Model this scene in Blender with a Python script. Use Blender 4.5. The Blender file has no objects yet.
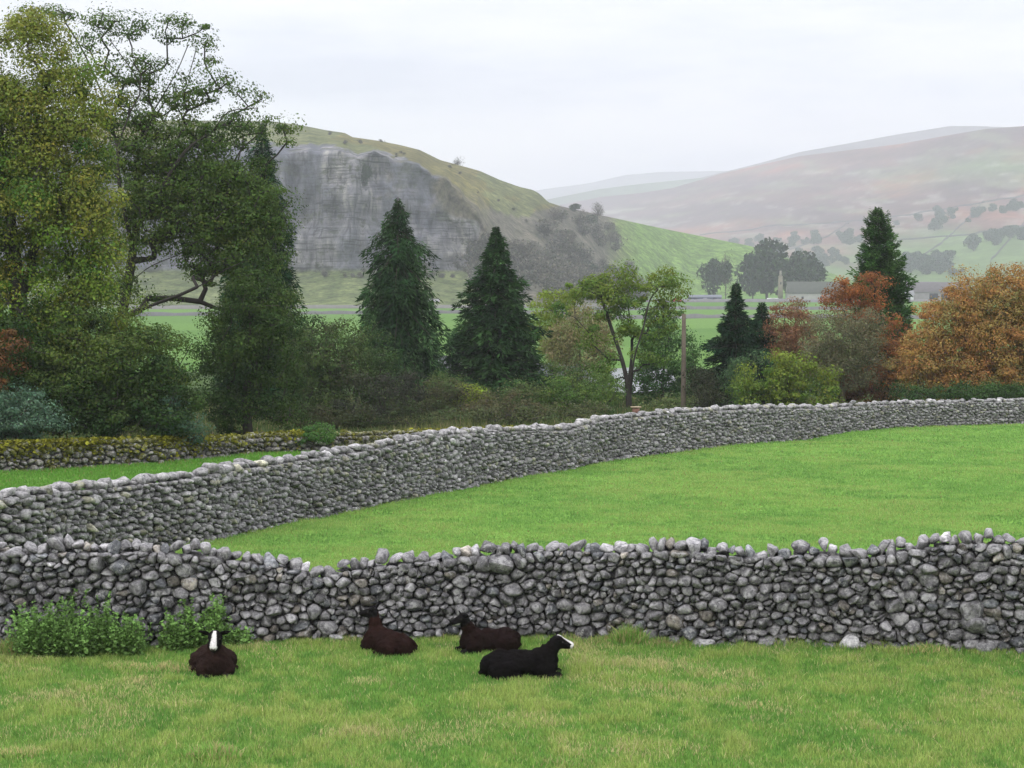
import bpy, math, random
import numpy as np
from mathutils import Vector, Matrix

rng = np.random.default_rng(7)
random.seed(7)
F = 1800.0
CAMZ = 5.0
HOR = 275.0
PITCH = math.atan((384 - HOR) / F)
scene = bpy.context.scene
COL = scene.collection

# ------------------------------------------------------------------ camera maths
def at(px, py, D):
    """world point seen at pixel (px,py) at horizontal distance D"""
    a = (px - 512) / F; b = (384 - py) / F
    y = math.cos(PITCH) + b * math.sin(PITCH)
    z = -math.sin(PITCH) + b * math.cos(PITCH)
    k = D / y
    return np.array([a * k, D, CAMZ + z * k])

def xs(px, D):
    return (px - 512) / F * D / math.cos(PITCH)

# ------------------------------------------------------------------ noise
_perm = np.random.default_rng(3).permutation(4096)
_val = np.random.default_rng(4).random(4096)
def _h(ix, iy, iz):
    return _val[_perm[(_perm[(_perm[ix & 4095] + iy) & 4095] + iz) & 4095]]
def vnoise(x, y, z=0.0):
    x = np.asarray(x, float); y = np.asarray(y, float); z = np.asarray(z, float) + 0 * x
    x, y, z = np.broadcast_arrays(x, y, z)
    ix = np.floor(x).astype(int); iy = np.floor(y).astype(int); iz = np.floor(z).astype(int)
    fx = x - ix; fy = y - iy; fz = z - iz
    fx = fx * fx * (3 - 2 * fx); fy = fy * fy * (3 - 2 * fy); fz = fz * fz * (3 - 2 * fz)
    r = 0
    for a in (0, 1):
        for b in (0, 1):
            for c in (0, 1):
                w = (fx if a else 1 - fx) * (fy if b else 1 - fy) * (fz if c else 1 - fz)
                r = r + w * _h(ix + a, iy + b, iz + c)
    return r * 2 - 1
def fbm(x, y, z=0.0, o=4):
    r = 0; a = 1; s = 0
    for i in range(o):
        r = r + a * vnoise(np.asarray(x) * 2 ** i + 17 * i, np.asarray(y) * 2 ** i + 5 * i, np.asarray(z) * 2 ** i)
        s += a; a *= .5
    return r / s

# ------------------------------------------------------------------ ground height
_gy = np.array([-60, 0, 100, 130, 200, 260, 900, 12000.])
_gd = np.array([2.1, 4.2, 7.7, 9.2, 13.4, 14.0, 14.0, 14.0])
def ground(x, y):
    x = np.asarray(x, float); y = np.asarray(y, float)
    d = np.interp(y, _gy, _gd)
    n = 0.05 * fbm(x * .8, y * .8, 0, 3) + 0.10 * vnoise(x * .16 + 3, y * .16)
    far = np.clip((y - 100) / 100, 0, 1)
    n = n * (1 - far) + far * 0.25 * fbm(x * .02, y * .02, 3, 3)
    return CAMZ - d + n
def gpt(px, D):
    x = xs(px, D)
    return np.array([x, D, float(ground(x, D))])

# ------------------------------------------------------------------ object helpers
def setp(o, label=None, cat=None, group=None, kind=None):
    if label: o['label'] = label
    if cat: o['category'] = cat
    if group: o['group'] = group
    if kind: o['kind'] = kind
    return o
def empty(name, loc, label, cat, group=None):
    o = bpy.data.objects.new(name, None); COL.objects.link(o)
    o.empty_display_size = .3
    o.location = loc
    return setp(o, label, cat, group)
def mesh_np(name, V, Fc, mat, col=None, parent=None, smooth=False, local=True):
    """V (n,3) world coords, Fc (m,k) int"""
    V = np.asarray(V, np.float32)
    me = bpy.data.meshes.new(name)
    if parent is not None and local:
        V = V - np.array(parent.location, np.float32)
    Fs = Fc if isinstance(Fc, list) else [Fc]
    Fs = [np.asarray(f, np.int32) for f in Fs if len(f)]
    nl = sum(f.size for f in Fs); npoly = sum(len(f) for f in Fs)
    me.vertices.add(len(V)); me.vertices.foreach_set('co', V.ravel())
    me.loops.add(nl); me.polygons.add(npoly)
    me.loops.foreach_set('vertex_index', np.concatenate([f.ravel() for f in Fs]))
    st = []; base = 0
    for f in Fs:
        k = f.shape[1]
        st.append(base + np.arange(len(f)) * k); base += f.size
    me.polygons.foreach_set('loop_start', np.concatenate(st).astype(np.int32))
    if smooth: me.polygons.foreach_set('use_smooth', np.ones(npoly, bool))
    if col is not None:
        a = me.color_attributes.new('Col', 'FLOAT_COLOR', 'POINT')
        c = np.ones((len(V), 4), np.float32); c[:, :3] = col
        a.data.foreach_set('color', c.ravel())
    me.update(calc_edges=True)
    me.materials.append(mat)
    o = bpy.data.objects.new(name, me); COL.objects.link(o)
    if parent is not None: o.parent = parent
    return o

class MB:
    def __init__(s): s.v = []; s.f4 = []; s.f3 = []; s.c = []; s.n = 0
    def add(s, V, F4=None, F3=None, col=(1, 1, 1)):
        V = np.asarray(V, float)
        s.v.append(V)
        if F4 is not None and len(F4): s.f4.append(np.asarray(F4) + s.n)
        if F3 is not None and len(F3): s.f3.append(np.asarray(F3) + s.n)
        c = np.asarray(col, float)
        if c.ndim == 1: c = np.tile(c, (len(V), 1))
        s.c.append(c); s.n += len(V)
    def box(s, c, d, rz=0, col=(1, 1, 1), taper=1.0):
        q = np.array([[-1, -1, -1], [1, -1, -1], [1, 1, -1], [-1, 1, -1], [-1, -1, 1], [1, -1, 1], [1, 1, 1], [-1, 1, 1]], float) * np.array(d) / 2
        q[4:, :2] *= taper
        ca, sa = math.cos(rz), math.sin(rz)
        q = np.c_[q[:, 0] * ca - q[:, 1] * sa, q[:, 0] * sa + q[:, 1] * ca, q[:, 2]] + np.array(c)
        s.add(q, [[0, 3, 2, 1], [4, 5, 6, 7], [0, 1, 5, 4], [1, 2, 6, 5], [2, 3, 7, 6], [3, 0, 4, 7]], col=col)
    def tube(s, P, R, k=6, col=(1, 1, 1), cap=False):
        P = np.asarray(P, float); R = np.asarray(R, float)
        T = np.gradient(P, axis=0); T /= np.linalg.norm(T, axis=1)[:, None] + 1e-9
        up = np.array([0.3, 0.9, 0.1]); A = np.cross(T, up); A /= np.linalg.norm(A, axis=1)[:, None] + 1e-9
        B = np.cross(T, A)
        th = np.arange(k) * 2 * math.pi / k
        V = (P[:, None, :] + R[:, None, None] * (np.cos(th)[None, :, None] * A[:, None, :] + np.sin(th)[None, :, None] * B[:, None, :])).reshape(-1, 3)
        n = len(P); f = []
        for i in range(n - 1):
            for j in range(k):
                f.append([i * k + j, i * k + (j + 1) % k, (i + 1) * k + (j + 1) % k, (i + 1) * k + j])
        f3 = None
        if cap:
            V = np.r_[V, [P[-1] + T[-1] * R[-1] * .15]]
            f3 = [[(n - 1) * k + j, (n - 1) * k + (j + 1) % k, n * k] for j in range(k)]
        s.add(V, f, f3, col)
    def build(s, name, mat, parent=None, smooth=False, local=True):
        Fs = []
        if s.f4: Fs.append(np.concatenate(s.f4))
        if s.f3: Fs.append(np.concatenate(s.f3))
        return mesh_np(name, np.concatenate(s.v), Fs, mat, np.concatenate(s.c), parent, smooth, local)

# ------------------------------------------------------------------ materials
def newmat(name):
    m = bpy.data.materials.new(name); m.use_nodes = True
    nt = m.node_tree; nt.nodes.clear()
    return m, nt, nt.nodes, nt.links
def N(nt, t, **k):
    n = nt.nodes.new(t)
    for a, b in k.items():
        if a.startswith('i_'):
            n.inputs[int(a[2:]) if a[2:].isdigit() else a[2:].replace('_', ' ')].default_value = b
        else: setattr(n, a, b)
    return n
def ramp(nt, fac, stops):
    r = nt.nodes.new('ShaderNodeValToRGB'); nt.links.new(fac, r.inputs[0])
    e = r.color_ramp.elements
    while len(e) < len(stops): e.new(.5)
    for i, (p, c) in enumerate(stops):
        e[i].position = p; e[i].color = (*c, 1) if len(c) == 3 else c
    return r.outputs[0]
def mixc(nt, fac, a, b, mode='MIX'):
    m = nt.nodes.new('ShaderNodeMix'); m.data_type = 'RGBA'; m.blend_type = mode
    for s, v in ((0, fac), (6, a), (7, b)):
        if hasattr(v, 'is_linked') or hasattr(v, 'links'): nt.links.new(v, m.inputs[s])
        elif s == 0: m.inputs[0].default_value = v
        else: m.inputs[s].default_value = (*v, 1)
    return m.outputs[2]
def noise(nt, vec, scale, detail=4, rough=.6):
    n = N(nt, 'ShaderNodeTexNoise'); n.inputs['Scale'].default_value = scale
    n.inputs['Detail'].default_value = detail; n.inputs['Roughness'].default_value = rough
    nt.links.new(vec, n.inputs['Vector'])
    return n.outputs['Fac']
def mapping(nt, vec, sc):
    m = N(nt, 'ShaderNodeMapping'); m.inputs['Scale'].default_value = sc
    nt.links.new(vec, m.inputs[0]); return m.outputs[0]

def mat_simple(name, rough=.9, nscale=6, var=.25, bump=.3, spec=.2, bscale=None, bdist=.02):
    m, nt, ns, L = newmat(name)
    out = N(nt, 'ShaderNodeOutputMaterial'); p = N(nt, 'ShaderNodeBsdfPrincipled')
    p.inputs['Roughness'].default_value = rough; p.inputs['Specular IOR Level'].default_value = spec
    at_ = N(nt, 'ShaderNodeAttribute', attribute_name='Col')
    g = N(nt, 'ShaderNodeNewGeometry').outputs['Position']
    n = noise(nt, g, nscale, 5)
    r = ramp(nt, n, [(.25, (1 - var,) * 3), (.75, (1 + var,) * 3)])
    c = mixc(nt, 1.0, at_.outputs['Color'], r, 'MULTIPLY')
    L.new(c, p.inputs['Base Color'])
    b = N(nt, 'ShaderNodeBump'); b.inputs['Strength'].default_value = bump; b.inputs['Distance'].default_value = bdist
    L.new(noise(nt, g, bscale or nscale * 4, 6, .65), b.inputs['Height']); L.new(b.outputs[0], p.inputs['Normal'])
    L.new(p.outputs[0], out.inputs[0])
    return m

def mat_leaf(name, trans=.25, rough=.7, spec=.12):
    m, nt, ns, L = newmat(name)
    out = N(nt, 'ShaderNodeOutputMaterial'); p = N(nt, 'ShaderNodeBsdfPrincipled')
    p.inputs['Roughness'].default_value = rough; p.inputs['Specular IOR Level'].default_value = spec
    a = N(nt, 'ShaderNodeAttribute', attribute_name='Col').outputs['Color']
    L.new(a, p.inputs['Base Color'])
    t = N(nt, 'ShaderNodeBsdfTranslucent'); L.new(a, t.inputs[0])
    mx = N(nt, 'ShaderNodeMixShader'); mx.inputs[0].default_value = trans
    L.new(p.outputs[0], mx.inputs[1]); L.new(t.outputs[0], mx.inputs[2]); L.new(mx.outputs[0], out.inputs[0])
    return m

M_LEAF = mat_leaf('leaf_surface')
M_NEEDLE = mat_leaf('needle_surface', .1, .8, .05)
M_GRASS = mat_leaf('grass_blade', .4, .55)
M_BARK = mat_simple('bark', .95, 3, .3, .6, bscale=18)
M_WOOL = mat_simple('wool', 1.0, 18, .35, .9, .05, bscale=60, bdist=.03)
M_WOOD = mat_simple('weathered_wood', .9, 5, .25, .4)
M_WALLR = mat_simple('building_stone', .95, .6, .15, .2)

def mat_stone(name):
    m, nt, ns, L = newmat(name)
    out = N(nt, 'ShaderNodeOutputMaterial'); p = N(nt, 'ShaderNodeBsdfPrincipled')
    p.inputs['Roughness'].default_value = .92; p.inputs['Specular IOR Level'].default_value = .2
    a = N(nt, 'ShaderNodeAttribute', attribute_name='Col').outputs['Color']
    g = N(nt, 'ShaderNodeNewGeometry').outputs['Position']
    c = mixc(nt, 1.0, a, ramp(nt, noise(nt, g, 11, 9, .8), [(.40, (.42, .42, .43)), (.5, (.95, .95, .95)), (.60, (1.6, 1.59, 1.57))]), 'MULTIPLY')
    # lichen blotches
    f = ramp(nt, noise(nt, g, 9, 9, .78), [(.53, (0, 0, 0)), (.57, (.75, .75, .75))])
    c = mixc(nt, f, c, (.40, .395, .38))
    f2 = ramp(nt, noise(nt, mapping(nt, g, (1, 1, 1.3)), 3.1, 7, .7), [(.62, (0, 0, 0)), (.72, (.5, .5, .5))])
    c = mixc(nt, f2, c, (.13, .125, .08))
    L.new(c, p.inputs['Base Color'])
    b = N(nt, 'ShaderNodeBump'); b.inputs['Strength'].default_value = .9; b.inputs['Distance'].default_value = .035
    L.new(noise(nt, g, 22, 8, .7), b.inputs['Height']); L.new(b.outputs[0], p.inputs['Normal'])
    L.new(p.outputs[0], out.inputs[0])
    return m
M_STONE = mat_stone('limestone')

def mat_ground():
    m, nt, ns, L = newmat('turf')
    out = N(nt, 'ShaderNodeOutputMaterial'); p = N(nt, 'ShaderNodeBsdfPrincipled')
    p.inputs['Roughness'].default_value = 1; p.inputs['Specular IOR Level'].default_value = .05
    g = N(nt, 'ShaderNodeNewGeometry').outputs['Position']
    a = N(nt, 'ShaderNodeAttribute', attribute_name='Col').outputs['Color']
    n1 = noise(nt, g, .9, 7, .65)
    c = mixc(nt, 1.0, a, ramp(nt, n1, [(.3, (.75, .78, .7)), (.7, (1.3, 1.22, 1.25))]), 'MULTIPLY')
    c = mixc(nt, 1.0, c, ramp(nt, noise(nt, mapping(nt, g, (1, .35, 1)), 14, 6, .7), [(.3, (.65, .65, .6)), (.7, (1.35, 1.35, 1.3))]), 'MULTIPLY')
    # big far field tints
    v = N(nt, 'ShaderNodeTexVoronoi'); v.inputs['Scale'].default_value = 1.0
    L.new(mapping(nt, g, (1 / 160, 1 / 90, 0)), v.inputs['Vector'])
    sep = N(nt, 'ShaderNodeSeparateXYZ'); L.new(g, sep.inputs[0])
    mr = N(nt, 'ShaderNodeMapRange'); mr.inputs[1].default_value = 230; mr.inputs[2].default_value = 300
    L.new(sep.outputs[1], mr.inputs[0])
    vr = ramp(nt, v.outputs['Color'], [(.1, (.8, .85, .8)), (.9, (1.25, 1.15, 1.2))])
    f = N(nt, 'ShaderNodeMath', operation='MULTIPLY'); f.inputs[1].default_value = .9; L.new(mr.outputs[0], f.inputs[0])
    c = mixc(nt, f.outputs[0], c, mixc(nt, 1.0, c, vr, 'MULTIPLY'))
    L.new(c, p.inputs['Base Color'])
    b = N(nt, 'ShaderNodeBump'); b.inputs['Strength'].default_value = .6; b.inputs['Distance'].default_value = .05
    L.new(noise(nt, g, 16, 6, .7), b.inputs['Height']); L.new(b.outputs[0], p.inputs['Normal'])
    L.new(p.outputs[0], out.inputs[0])
    return m
M_GROUND = mat_ground()

def mat_hill():
    m, nt, ns, L = newmat('hillside')
    out = N(nt, 'ShaderNodeOutputMaterial'); p = N(nt, 'ShaderNodeBsdfPrincipled')
    p.inputs['Roughness'].default_value = 1; p.inputs['Specular IOR Level'].default_value = .05
    g = N(nt, 'ShaderNodeNewGeometry').outputs['Position']
    a = N(nt, 'ShaderNodeAttribute', attribute_name='Col').outputs['Color']
    c = mixc(nt, 1.0, a, ramp(nt, noise(nt, g, .035, 8, .7), [(.3, (.7, .72, .7)), (.7, (1.32, 1.28, 1.3))]), 'MULTIPLY')
    c = mixc(nt, 1.0, c, ramp(nt, noise(nt, g, .3, 6, .7), [(.3, (.8, .8, .8)), (.7, (1.2, 1.2, 1.2))]), 'MULTIPLY')
    L.new(c, p.inputs['Base Color']); L.new(p.outputs[0], out.inputs[0])
    return m
M_HILL = mat_hill()

def mat_crag():
    """grass where Col alpha-like mask is low, streaked limestone on the cliff"""
    m, nt, ns, L = newmat('crag_rock')
    out = N(nt, 'ShaderNodeOutputMaterial'); p = N(nt, 'ShaderNodeBsdfPrincipled')
    p.inputs['Roughness'].default_value = 1; p.inputs['Specular IOR Level'].default_value = .05
    g = N(nt, 'ShaderNodeNewGeometry').outputs['Position']
    a = N(nt, 'ShaderNodeAttribute', attribute_name='Col').outputs['Color']
    streak = noise(nt, mapping(nt, g, (.16, .16, .02)), 1, 8, .72)
    strata = noise(nt, mapping(nt, g, (.02, .02, .35)), 1, 6, .7)
    blot = noise(nt, g, .07, 7, .65)
    c = mixc(nt, 1.0, a, ramp(nt, streak, [(.32, (.5, .5, .54)), (.5, (.95, .95, .97)), (.7, (1.5, 1.47, 1.4))]), 'MULTIPLY')
    c = mixc(nt, 1.0, c, ramp(nt, strata, [(.35, (.72, .72, .74)), (.6, (1.2, 1.2, 1.18))]), 'MULTIPLY')
    c = mixc(nt, 1.0, c, ramp(nt, blot, [(.35, (.7, .72, .76)), (.65, (1.28, 1.25, 1.18))]), 'MULTIPLY')
    veg = ramp(nt, noise(nt, mapping(nt, g, (.06, .06, .11)), 1, 7, .7), [(.58, (0, 0, 0)), (.66, (.6, .6, .6))])
    c = mixc(nt, veg, c, (.075, .095, .045))
    L.new(c, p.inputs['Base Color'])
    b = N(nt, 'ShaderNodeBump'); b.inputs['Strength'].default_value = .8; b.inputs['Distance'].default_value = 1.5
    L.new(noise(nt, mapping(nt, g, (.3, .3, .15)), 1, 7, .7), b.inputs['Height']); L.new(b.outputs[0], p.inputs['Normal'])
    L.new(p.outputs[0], out.inputs[0])
    return m
M_CRAG = mat_crag()

# ------------------------------------------------------------------ world, sun, haze
def build_world():
    w = bpy.data.worlds.new("World"); scene.world = w; w.use_nodes = True
    nt = w.node_tree; nt.nodes.clear(); L = nt.links
    out = N(nt, 'ShaderNodeOutputWorld'); bg = N(nt, 'ShaderNodeBackground'); bg.inputs[1].default_value = .1
    sky = N(nt, 'ShaderNodeTexSky'); sky.sky_type = 'NISHITA'; sky.sun_disc = False
    sky.sun_elevation = math.radians(38); sky.sun_rotation = math.radians(200)
    tc = N(nt, 'ShaderNodeTexCoord').outputs['Generated']
    sep = N(nt, 'ShaderNodeSeparateXYZ'); L.new(tc, sep.inputs[0])
    z = N(nt, 'ShaderNodeClamp'); L.new(sep.outputs[2], z.inputs[0])
    # overcast: brighter overhead than at the horizon
    ml = N(nt, 'ShaderNodeMath', operation='MULTIPLY_ADD'); ml.inputs[1].default_value = SKY_GAIN; ml.inputs[2].default_value = 1.0
    L.new(z.outputs[0], ml.inputs[0])
    n = noise(nt, mapping(nt, tc, (3.2, 3.2, 15)), 1.2, 6, .55)
    cl = ramp(nt, n, [(.34, (.74, .76, .88)), (.46, (.88, .89, .98)), (.54, (.97, .965, 1.02)), (.66, (1.07, 1.05, 1.06))])
    v = N(nt, 'ShaderNodeVectorMath', operation='SCALE'); L.new(cl, v.inputs[0])
    v2 = N(nt, 'ShaderNodeMath', operation='MULTIPLY'); v2.inputs[1].default_value = SKY_BASE * 10; L.new(ml.outputs[0], v2.inputs[0])
    L.new(v2.outputs[0], v.inputs['Scale'])
    c = mixc(nt, .9, sky.outputs[0], v.outputs[0])
    L.new(c, bg.inputs[0]); L.new(bg.outputs[0], out.inputs[0])
    s = bpy.data.lights.new('sun', 'SUN'); s.energy = 1.0; s.angle = math.radians(25); s.color = (1, .97, .92)
    so = bpy.data.objects.new('sun', s); COL.objects.link(so)
    d = Vector((math.sin(math.radians(200)) * math.cos(math.radians(38)), math.cos(math.radians(200)) * math.cos(math.radians(38)), math.sin(math.radians(38))))
    so.rotation_euler = d.to_track_quat('Z', 'Y').to_euler()

SKY_BASE = .77; SKY_GAIN = 2.1
HAZE_DENS = .00021
def build_haze():
    m, nt, ns, L = newmat('haze_air')
    out = N(nt, 'ShaderNodeOutputMaterial'); pv = N(nt, 'ShaderNodeVolumePrincipled')
    pv.inputs['Color'].default_value = (.92, .93, 1.0, 1); pv.inputs['Density'].default_value = HAZE_DENS
    L.new(pv.outputs[0], out.inputs['Volume'])
    b = MB(); b.box((0, 4600, 250 - 6), (14000, 10200, 512))
    o = b.build('haze', m); setp(o, kind='stuff')

def build_camera():
    c = bpy.data.cameras.new('camera'); o = bpy.data.objects.new('camera', c); COL.objects.link(o)
    o.location = (0, 0, CAMZ); o.rotation_euler = (math.pi / 2 - PITCH, 0, 0)
    c.sensor_width = 36; c.lens = F / 1024 * 36; c.clip_start = .5; c.clip_end = 40000
    scene.camera = o

# ------------------------------------------------------------------ leaves
def leaves(C, size, col, up=0.3, aspect=1.7, sz_var=.35, out=None):
    """C (n,3) centres; returns V,F quads"""
    n = len(C)
    nrm = rng.normal(size=(n, 3)); nrm[:, 2] = np.abs(nrm[:, 2]) + up
    nrm /= np.linalg.norm(nrm, axis=1)[:, None]
    if out is not None:
        nrm = nrm * .75 + out; nrm /= np.linalg.norm(nrm, axis=1)[:, None] + 1e-9
    t = rng.normal(size=(n, 3)); t -= (t * nrm).sum(1)[:, None] * nrm; t /= np.linalg.norm(t, axis=1)[:, None] + 1e-9
    b = np.cross(nrm, t)
    s = (size * (1 + sz_var * rng.normal(size=n)).clip(.4, 2))[:, None] * .5
    V = np.stack([C - t * s, C - b * s / aspect + t * s * .1, C + t * s, C + b * s / aspect - nrm * s * .3], 1).reshape(-1, 3)
    Fc = np.arange(n * 4).reshape(n, 4)
    c = np.repeat(col, 4, axis=0)
    return V, Fc, c

def pal_pick(pal, n, k=None):
    pal = np.array(pal, float)
    i = rng.integers(0, len(pal), n)
    return pal[i]

DENS = 1.75; PER = 2.6; LEAF = .75
def clump_leaves(cent, crad, per, size, colfn, flat=.6, up=.3):
    n = len(cent); per = np.maximum(1, (per * (0.6 + .8 * rng.random(n))).astype(int))
    idx = np.repeat(np.arange(n), per)
    g = rng.normal(size=(len(idx), 3)); g /= np.linalg.norm(g, axis=1)[:, None]
    out = g.copy()
    g *= (.35 + .65 * rng.random(len(idx)) ** .6 + .08 * np.abs(rng.normal(size=len(idx))))[:, None]
    g[:, 2] *= flat
    r = crad[idx] if np.ndim(crad) else crad
    P = cent[idx] + g * np.reshape(r, (-1, 1)) if np.ndim(crad) else cent[idx] + g * crad
    col = colfn(cent)[idx]
    col = col * (1 + .15 * rng.normal(size=(len(idx), 1))).clip(.45, 1.7)
    col = col * (1 + .07 * rng.normal(size=(len(idx), 3)))
    return leaves(P, size, col.clip(.004, .9), up, out=out * 1.5)

def skeleton(cent, limbs, base, rtip=.02, rmax=None, mb=None, bark=(.06, .055, .045), sag=0.0):
    """connect clump centres to the limbs as a tree; returns MB"""
    nodes = []; par = []; fixed = []
    for L_ in limbs:
        L_ = np.asarray(L_, float)
        if len(L_) > 2:
            q = np.r_[[2 * L_[0] - L_[1]], L_, [2 * L_[-1] - L_[-2]]]; o_ = []
            for i in range(1, len(q) - 2):
                for t in (0, .33, .67):
                    o_.append(.5 * ((2 * q[i]) + (-q[i - 1] + q[i + 1]) * t + (2 * q[i - 1] - 5 * q[i] + 4 * q[i + 1] - q[i + 2]) * t * t + (-q[i - 1] + 3 * q[i] - 3 * q[i + 1] + q[i + 2]) * t ** 3))
            o_.append(L_[-1]); L_ = np.array(o_)
        prev = -1
        if nodes:
            d = np.linalg.norm(np.array(nodes) - L_[0], axis=1); prev = int(d.argmin())
        for i, p in enumerate(L_):
            if i == 0 and prev >= 0 and np.linalg.norm(np.array(nodes[prev]) - p) < .05: continue
            if i > 0 or prev >= 0:
                q = np.array(nodes[prev]) if prev >= 0 else p
                m = max(1, int(np.linalg.norm(p - q) / 1.0))
                for k in range(1, m + 1):
                    x = q + (p - q) * k / m
                    if k < m: x = x + rng.normal(size=3) * .07
                    nodes.append(x); par.append(prev); prev = len(nodes) - 1
            else:
                nodes.append(p); par.append(-1); prev = len(nodes) - 1
    nl = len(nodes)
    order = np.argsort(np.linalg.norm(cent - np.asarray(base), axis=1))
    Pn = np.zeros((nl + 3 * len(cent) + 5, 3)); Pn[:nl] = nodes; cnt = nl
    depth = np.zeros(len(Pn)); 
    for i in range(nl):
        if par[i] >= 0: depth[i] = depth[par[i]] + np.linalg.norm(Pn[i] - Pn[par[i]])
    par = par + [0] * (len(Pn) - nl)
    for ci in order:
        c = cent[ci]
        d = np.linalg.norm(Pn[:cnt] - c, axis=1)
        dz = np.maximum(0, Pn[:cnt, 2] - c[2])
        cost = d + .10 * depth[:cnt] + .6 * dz
        j = int(cost.argmin()); L0 = d[j]
        q = Pn[j]; prev = j
        m = 2 if L0 > .9 else 1
        for k in range(1, m + 1):
            x = q + (c - q) * k / m
            if k < m: x = x + rng.normal(size=3) * .1 * L0 + np.array([0, 0, .08 * L0])
            Pn[cnt] = x; par[cnt] = prev; depth[cnt] = depth[prev] + L0 / m; prev = cnt; cnt += 1
    w = np.zeros(cnt); child = [[] for _ in range(cnt)]
    for i in range(cnt):
        if par[i] >= 0 and i > 0: child[par[i]].append(i)
    for i in range(cnt - 1, -1, -1):
        w[i] = max(w[i], 1 if i >= nl else .3)
        if par[i] >= 0 and i > 0: w[par[i]] += w[i]
    R = rtip * w ** .46
    if rmax:
        R = rtip + (rmax - rtip) * (R - rtip) / max(1e-6, R.max() - rtip)
    mb = mb or MB()
    th = np.arange(5) * 2 * math.pi / 5
    for i in range(1, cnt):
        j = par[i]
        if j < 0: continue
        a, b = Pn[j], Pn[i]
        k = 5 if R[i] < rmax * .4 else 9
        ra = min(R[j], R[i] * 1.35)
        mb.tube([a, b], [ra, R[i]], k, bark)
    return mb

def sample_lobes(lobes, D, spacing, depthf=1.0, shell=.55, dens=1.0, doff=0):
    """lobes (px,py,rx,ry[,dd]) in photo pixels at distance D -> clump centres in metres"""
    s = D / F
    out = []; wl = []
    for lb in lobes:
        px, py, rx, ry = lb[:4]; dd = lb[4] if len(lb) > 4 else 0
        c = at(px, py, D + dd)
        rx *= s; ry *= s; rz = depthf * (rx * .6 + ry * .4)
        vol = 4.19 * rx * ry * rz
        n = max(4, int(DENS * dens * vol / spacing ** 3))
        d = rng.normal(size=(n, 3)); d /= np.linalg.norm(d, axis=1)[:, None]
        r = (shell ** 3 + (1 - shell ** 3) * rng.random(n)) ** (1 / 3)
        r *= 1 + .12 * rng.normal(size=n)
        p = c + d * r[:, None] * np.array([rx, rz, ry])
        out.append(p)
    P = np.concatenate(out)
    # thin out too-close centres
    alive = np.ones(len(P), bool)
    for i in range(len(P)):
        if alive[i]:
            d = np.sum((P[i + 1:] - P[i]) ** 2, axis=1) < (.36 * spacing) ** 2
            alive[i + 1:][d] = False
    return P[alive]

TINT = np.array([1.2, 1.3, 1.15])
def broadleaf(name, label, cat, D, base_px, lobes, pal, spacing=1.1, crad=.95, per=60, leaf=.22, limbs=None, rtrunk=.22, group=None,
              shell=.5, dens=1.0, bark=(.055, .05, .04), depthf=1.0, flat=.6, colspread=.25, pal_top=None, zmin=.1, mat=None, up=.3, cull=None, trunk_lean=0, rtip=.014, patch=.35):
    spacing *= 1.22; crad = crad * 1.12; per = per * 1.5; pal = np.array(pal, float) * TINT
    g = gpt(base_px, D)
    e = empty(name, tuple(g), label, cat, group)
    cent = sample_lobes(lobes, D, spacing, depthf, shell, dens)
    gz = ground(cent[:, 0], cent[:, 1])
    cent[:, 2] = np.maximum(cent[:, 2], gz + zmin + .25)
    if cull is not None:
        cent = cent[[cull(c) for c in cent]]
    top = cent[:, 2].max()
    if limbs is None:
        cx = cent.mean(0)
        hz = g[2] + (top - g[2]) * .45
        mid = np.array([g[0] * .5 + cx[0] * .5, D, hz])
        mid2 = np.array([cx[0], cx[1], g[2] + (top - g[2]) * .75])
        limbs = [[g - [0, 0, .3], g + (mid - g) * .5 + rng.normal(size=3) * .1, mid, mid2]]
    else:
        limbs = [[at(a, b, D + (c[0] if c else 0)) for a, b, *c in lm] for lm in limbs]
        limbs[0][0] = g - np.array([0, 0, .3])
    mb = skeleton(cent, limbs, g, rtip=rtip, rmax=rtrunk, bark=bark)
    mb.build('trunk', M_BARK, e)
    pal = np.array(pal, float)
    def colfn(c):
        n = vnoise(c[:, 0] * patch, c[:, 1] * patch, c[:, 2] * patch) * .5 + .5 + rng.normal(size=len(c)) * colspread
        f = (n.clip(0, .999)) * (len(pal) - 1)
        i = f.astype(int); t = (f - i)[:, None]
        r = pal[i] * (1 - t) + pal[np.minimum(i + 1, len(pal) - 1)] * t
        if pal_top is not None:
            h = ((c[:, 2] - g[2]) / (top - g[2]))
            k = (h * 1.5 - .6 + .3 * rng.normal(size=len(c))).clip(0, 1)[:, None]
            r = r * (1 - k) + np.array(pal_top) * TINT * k
        return r
    V, Fc, c = clump_leaves(cent, crad * (1 + .3 * rng.normal(size=len(cent))).clip(.4, 1.8), per * PER, leaf * LEAF, colfn, flat, up)
    mesh_np('crown', V, Fc, mat or M_LEAF, c, e)
    return e

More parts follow.
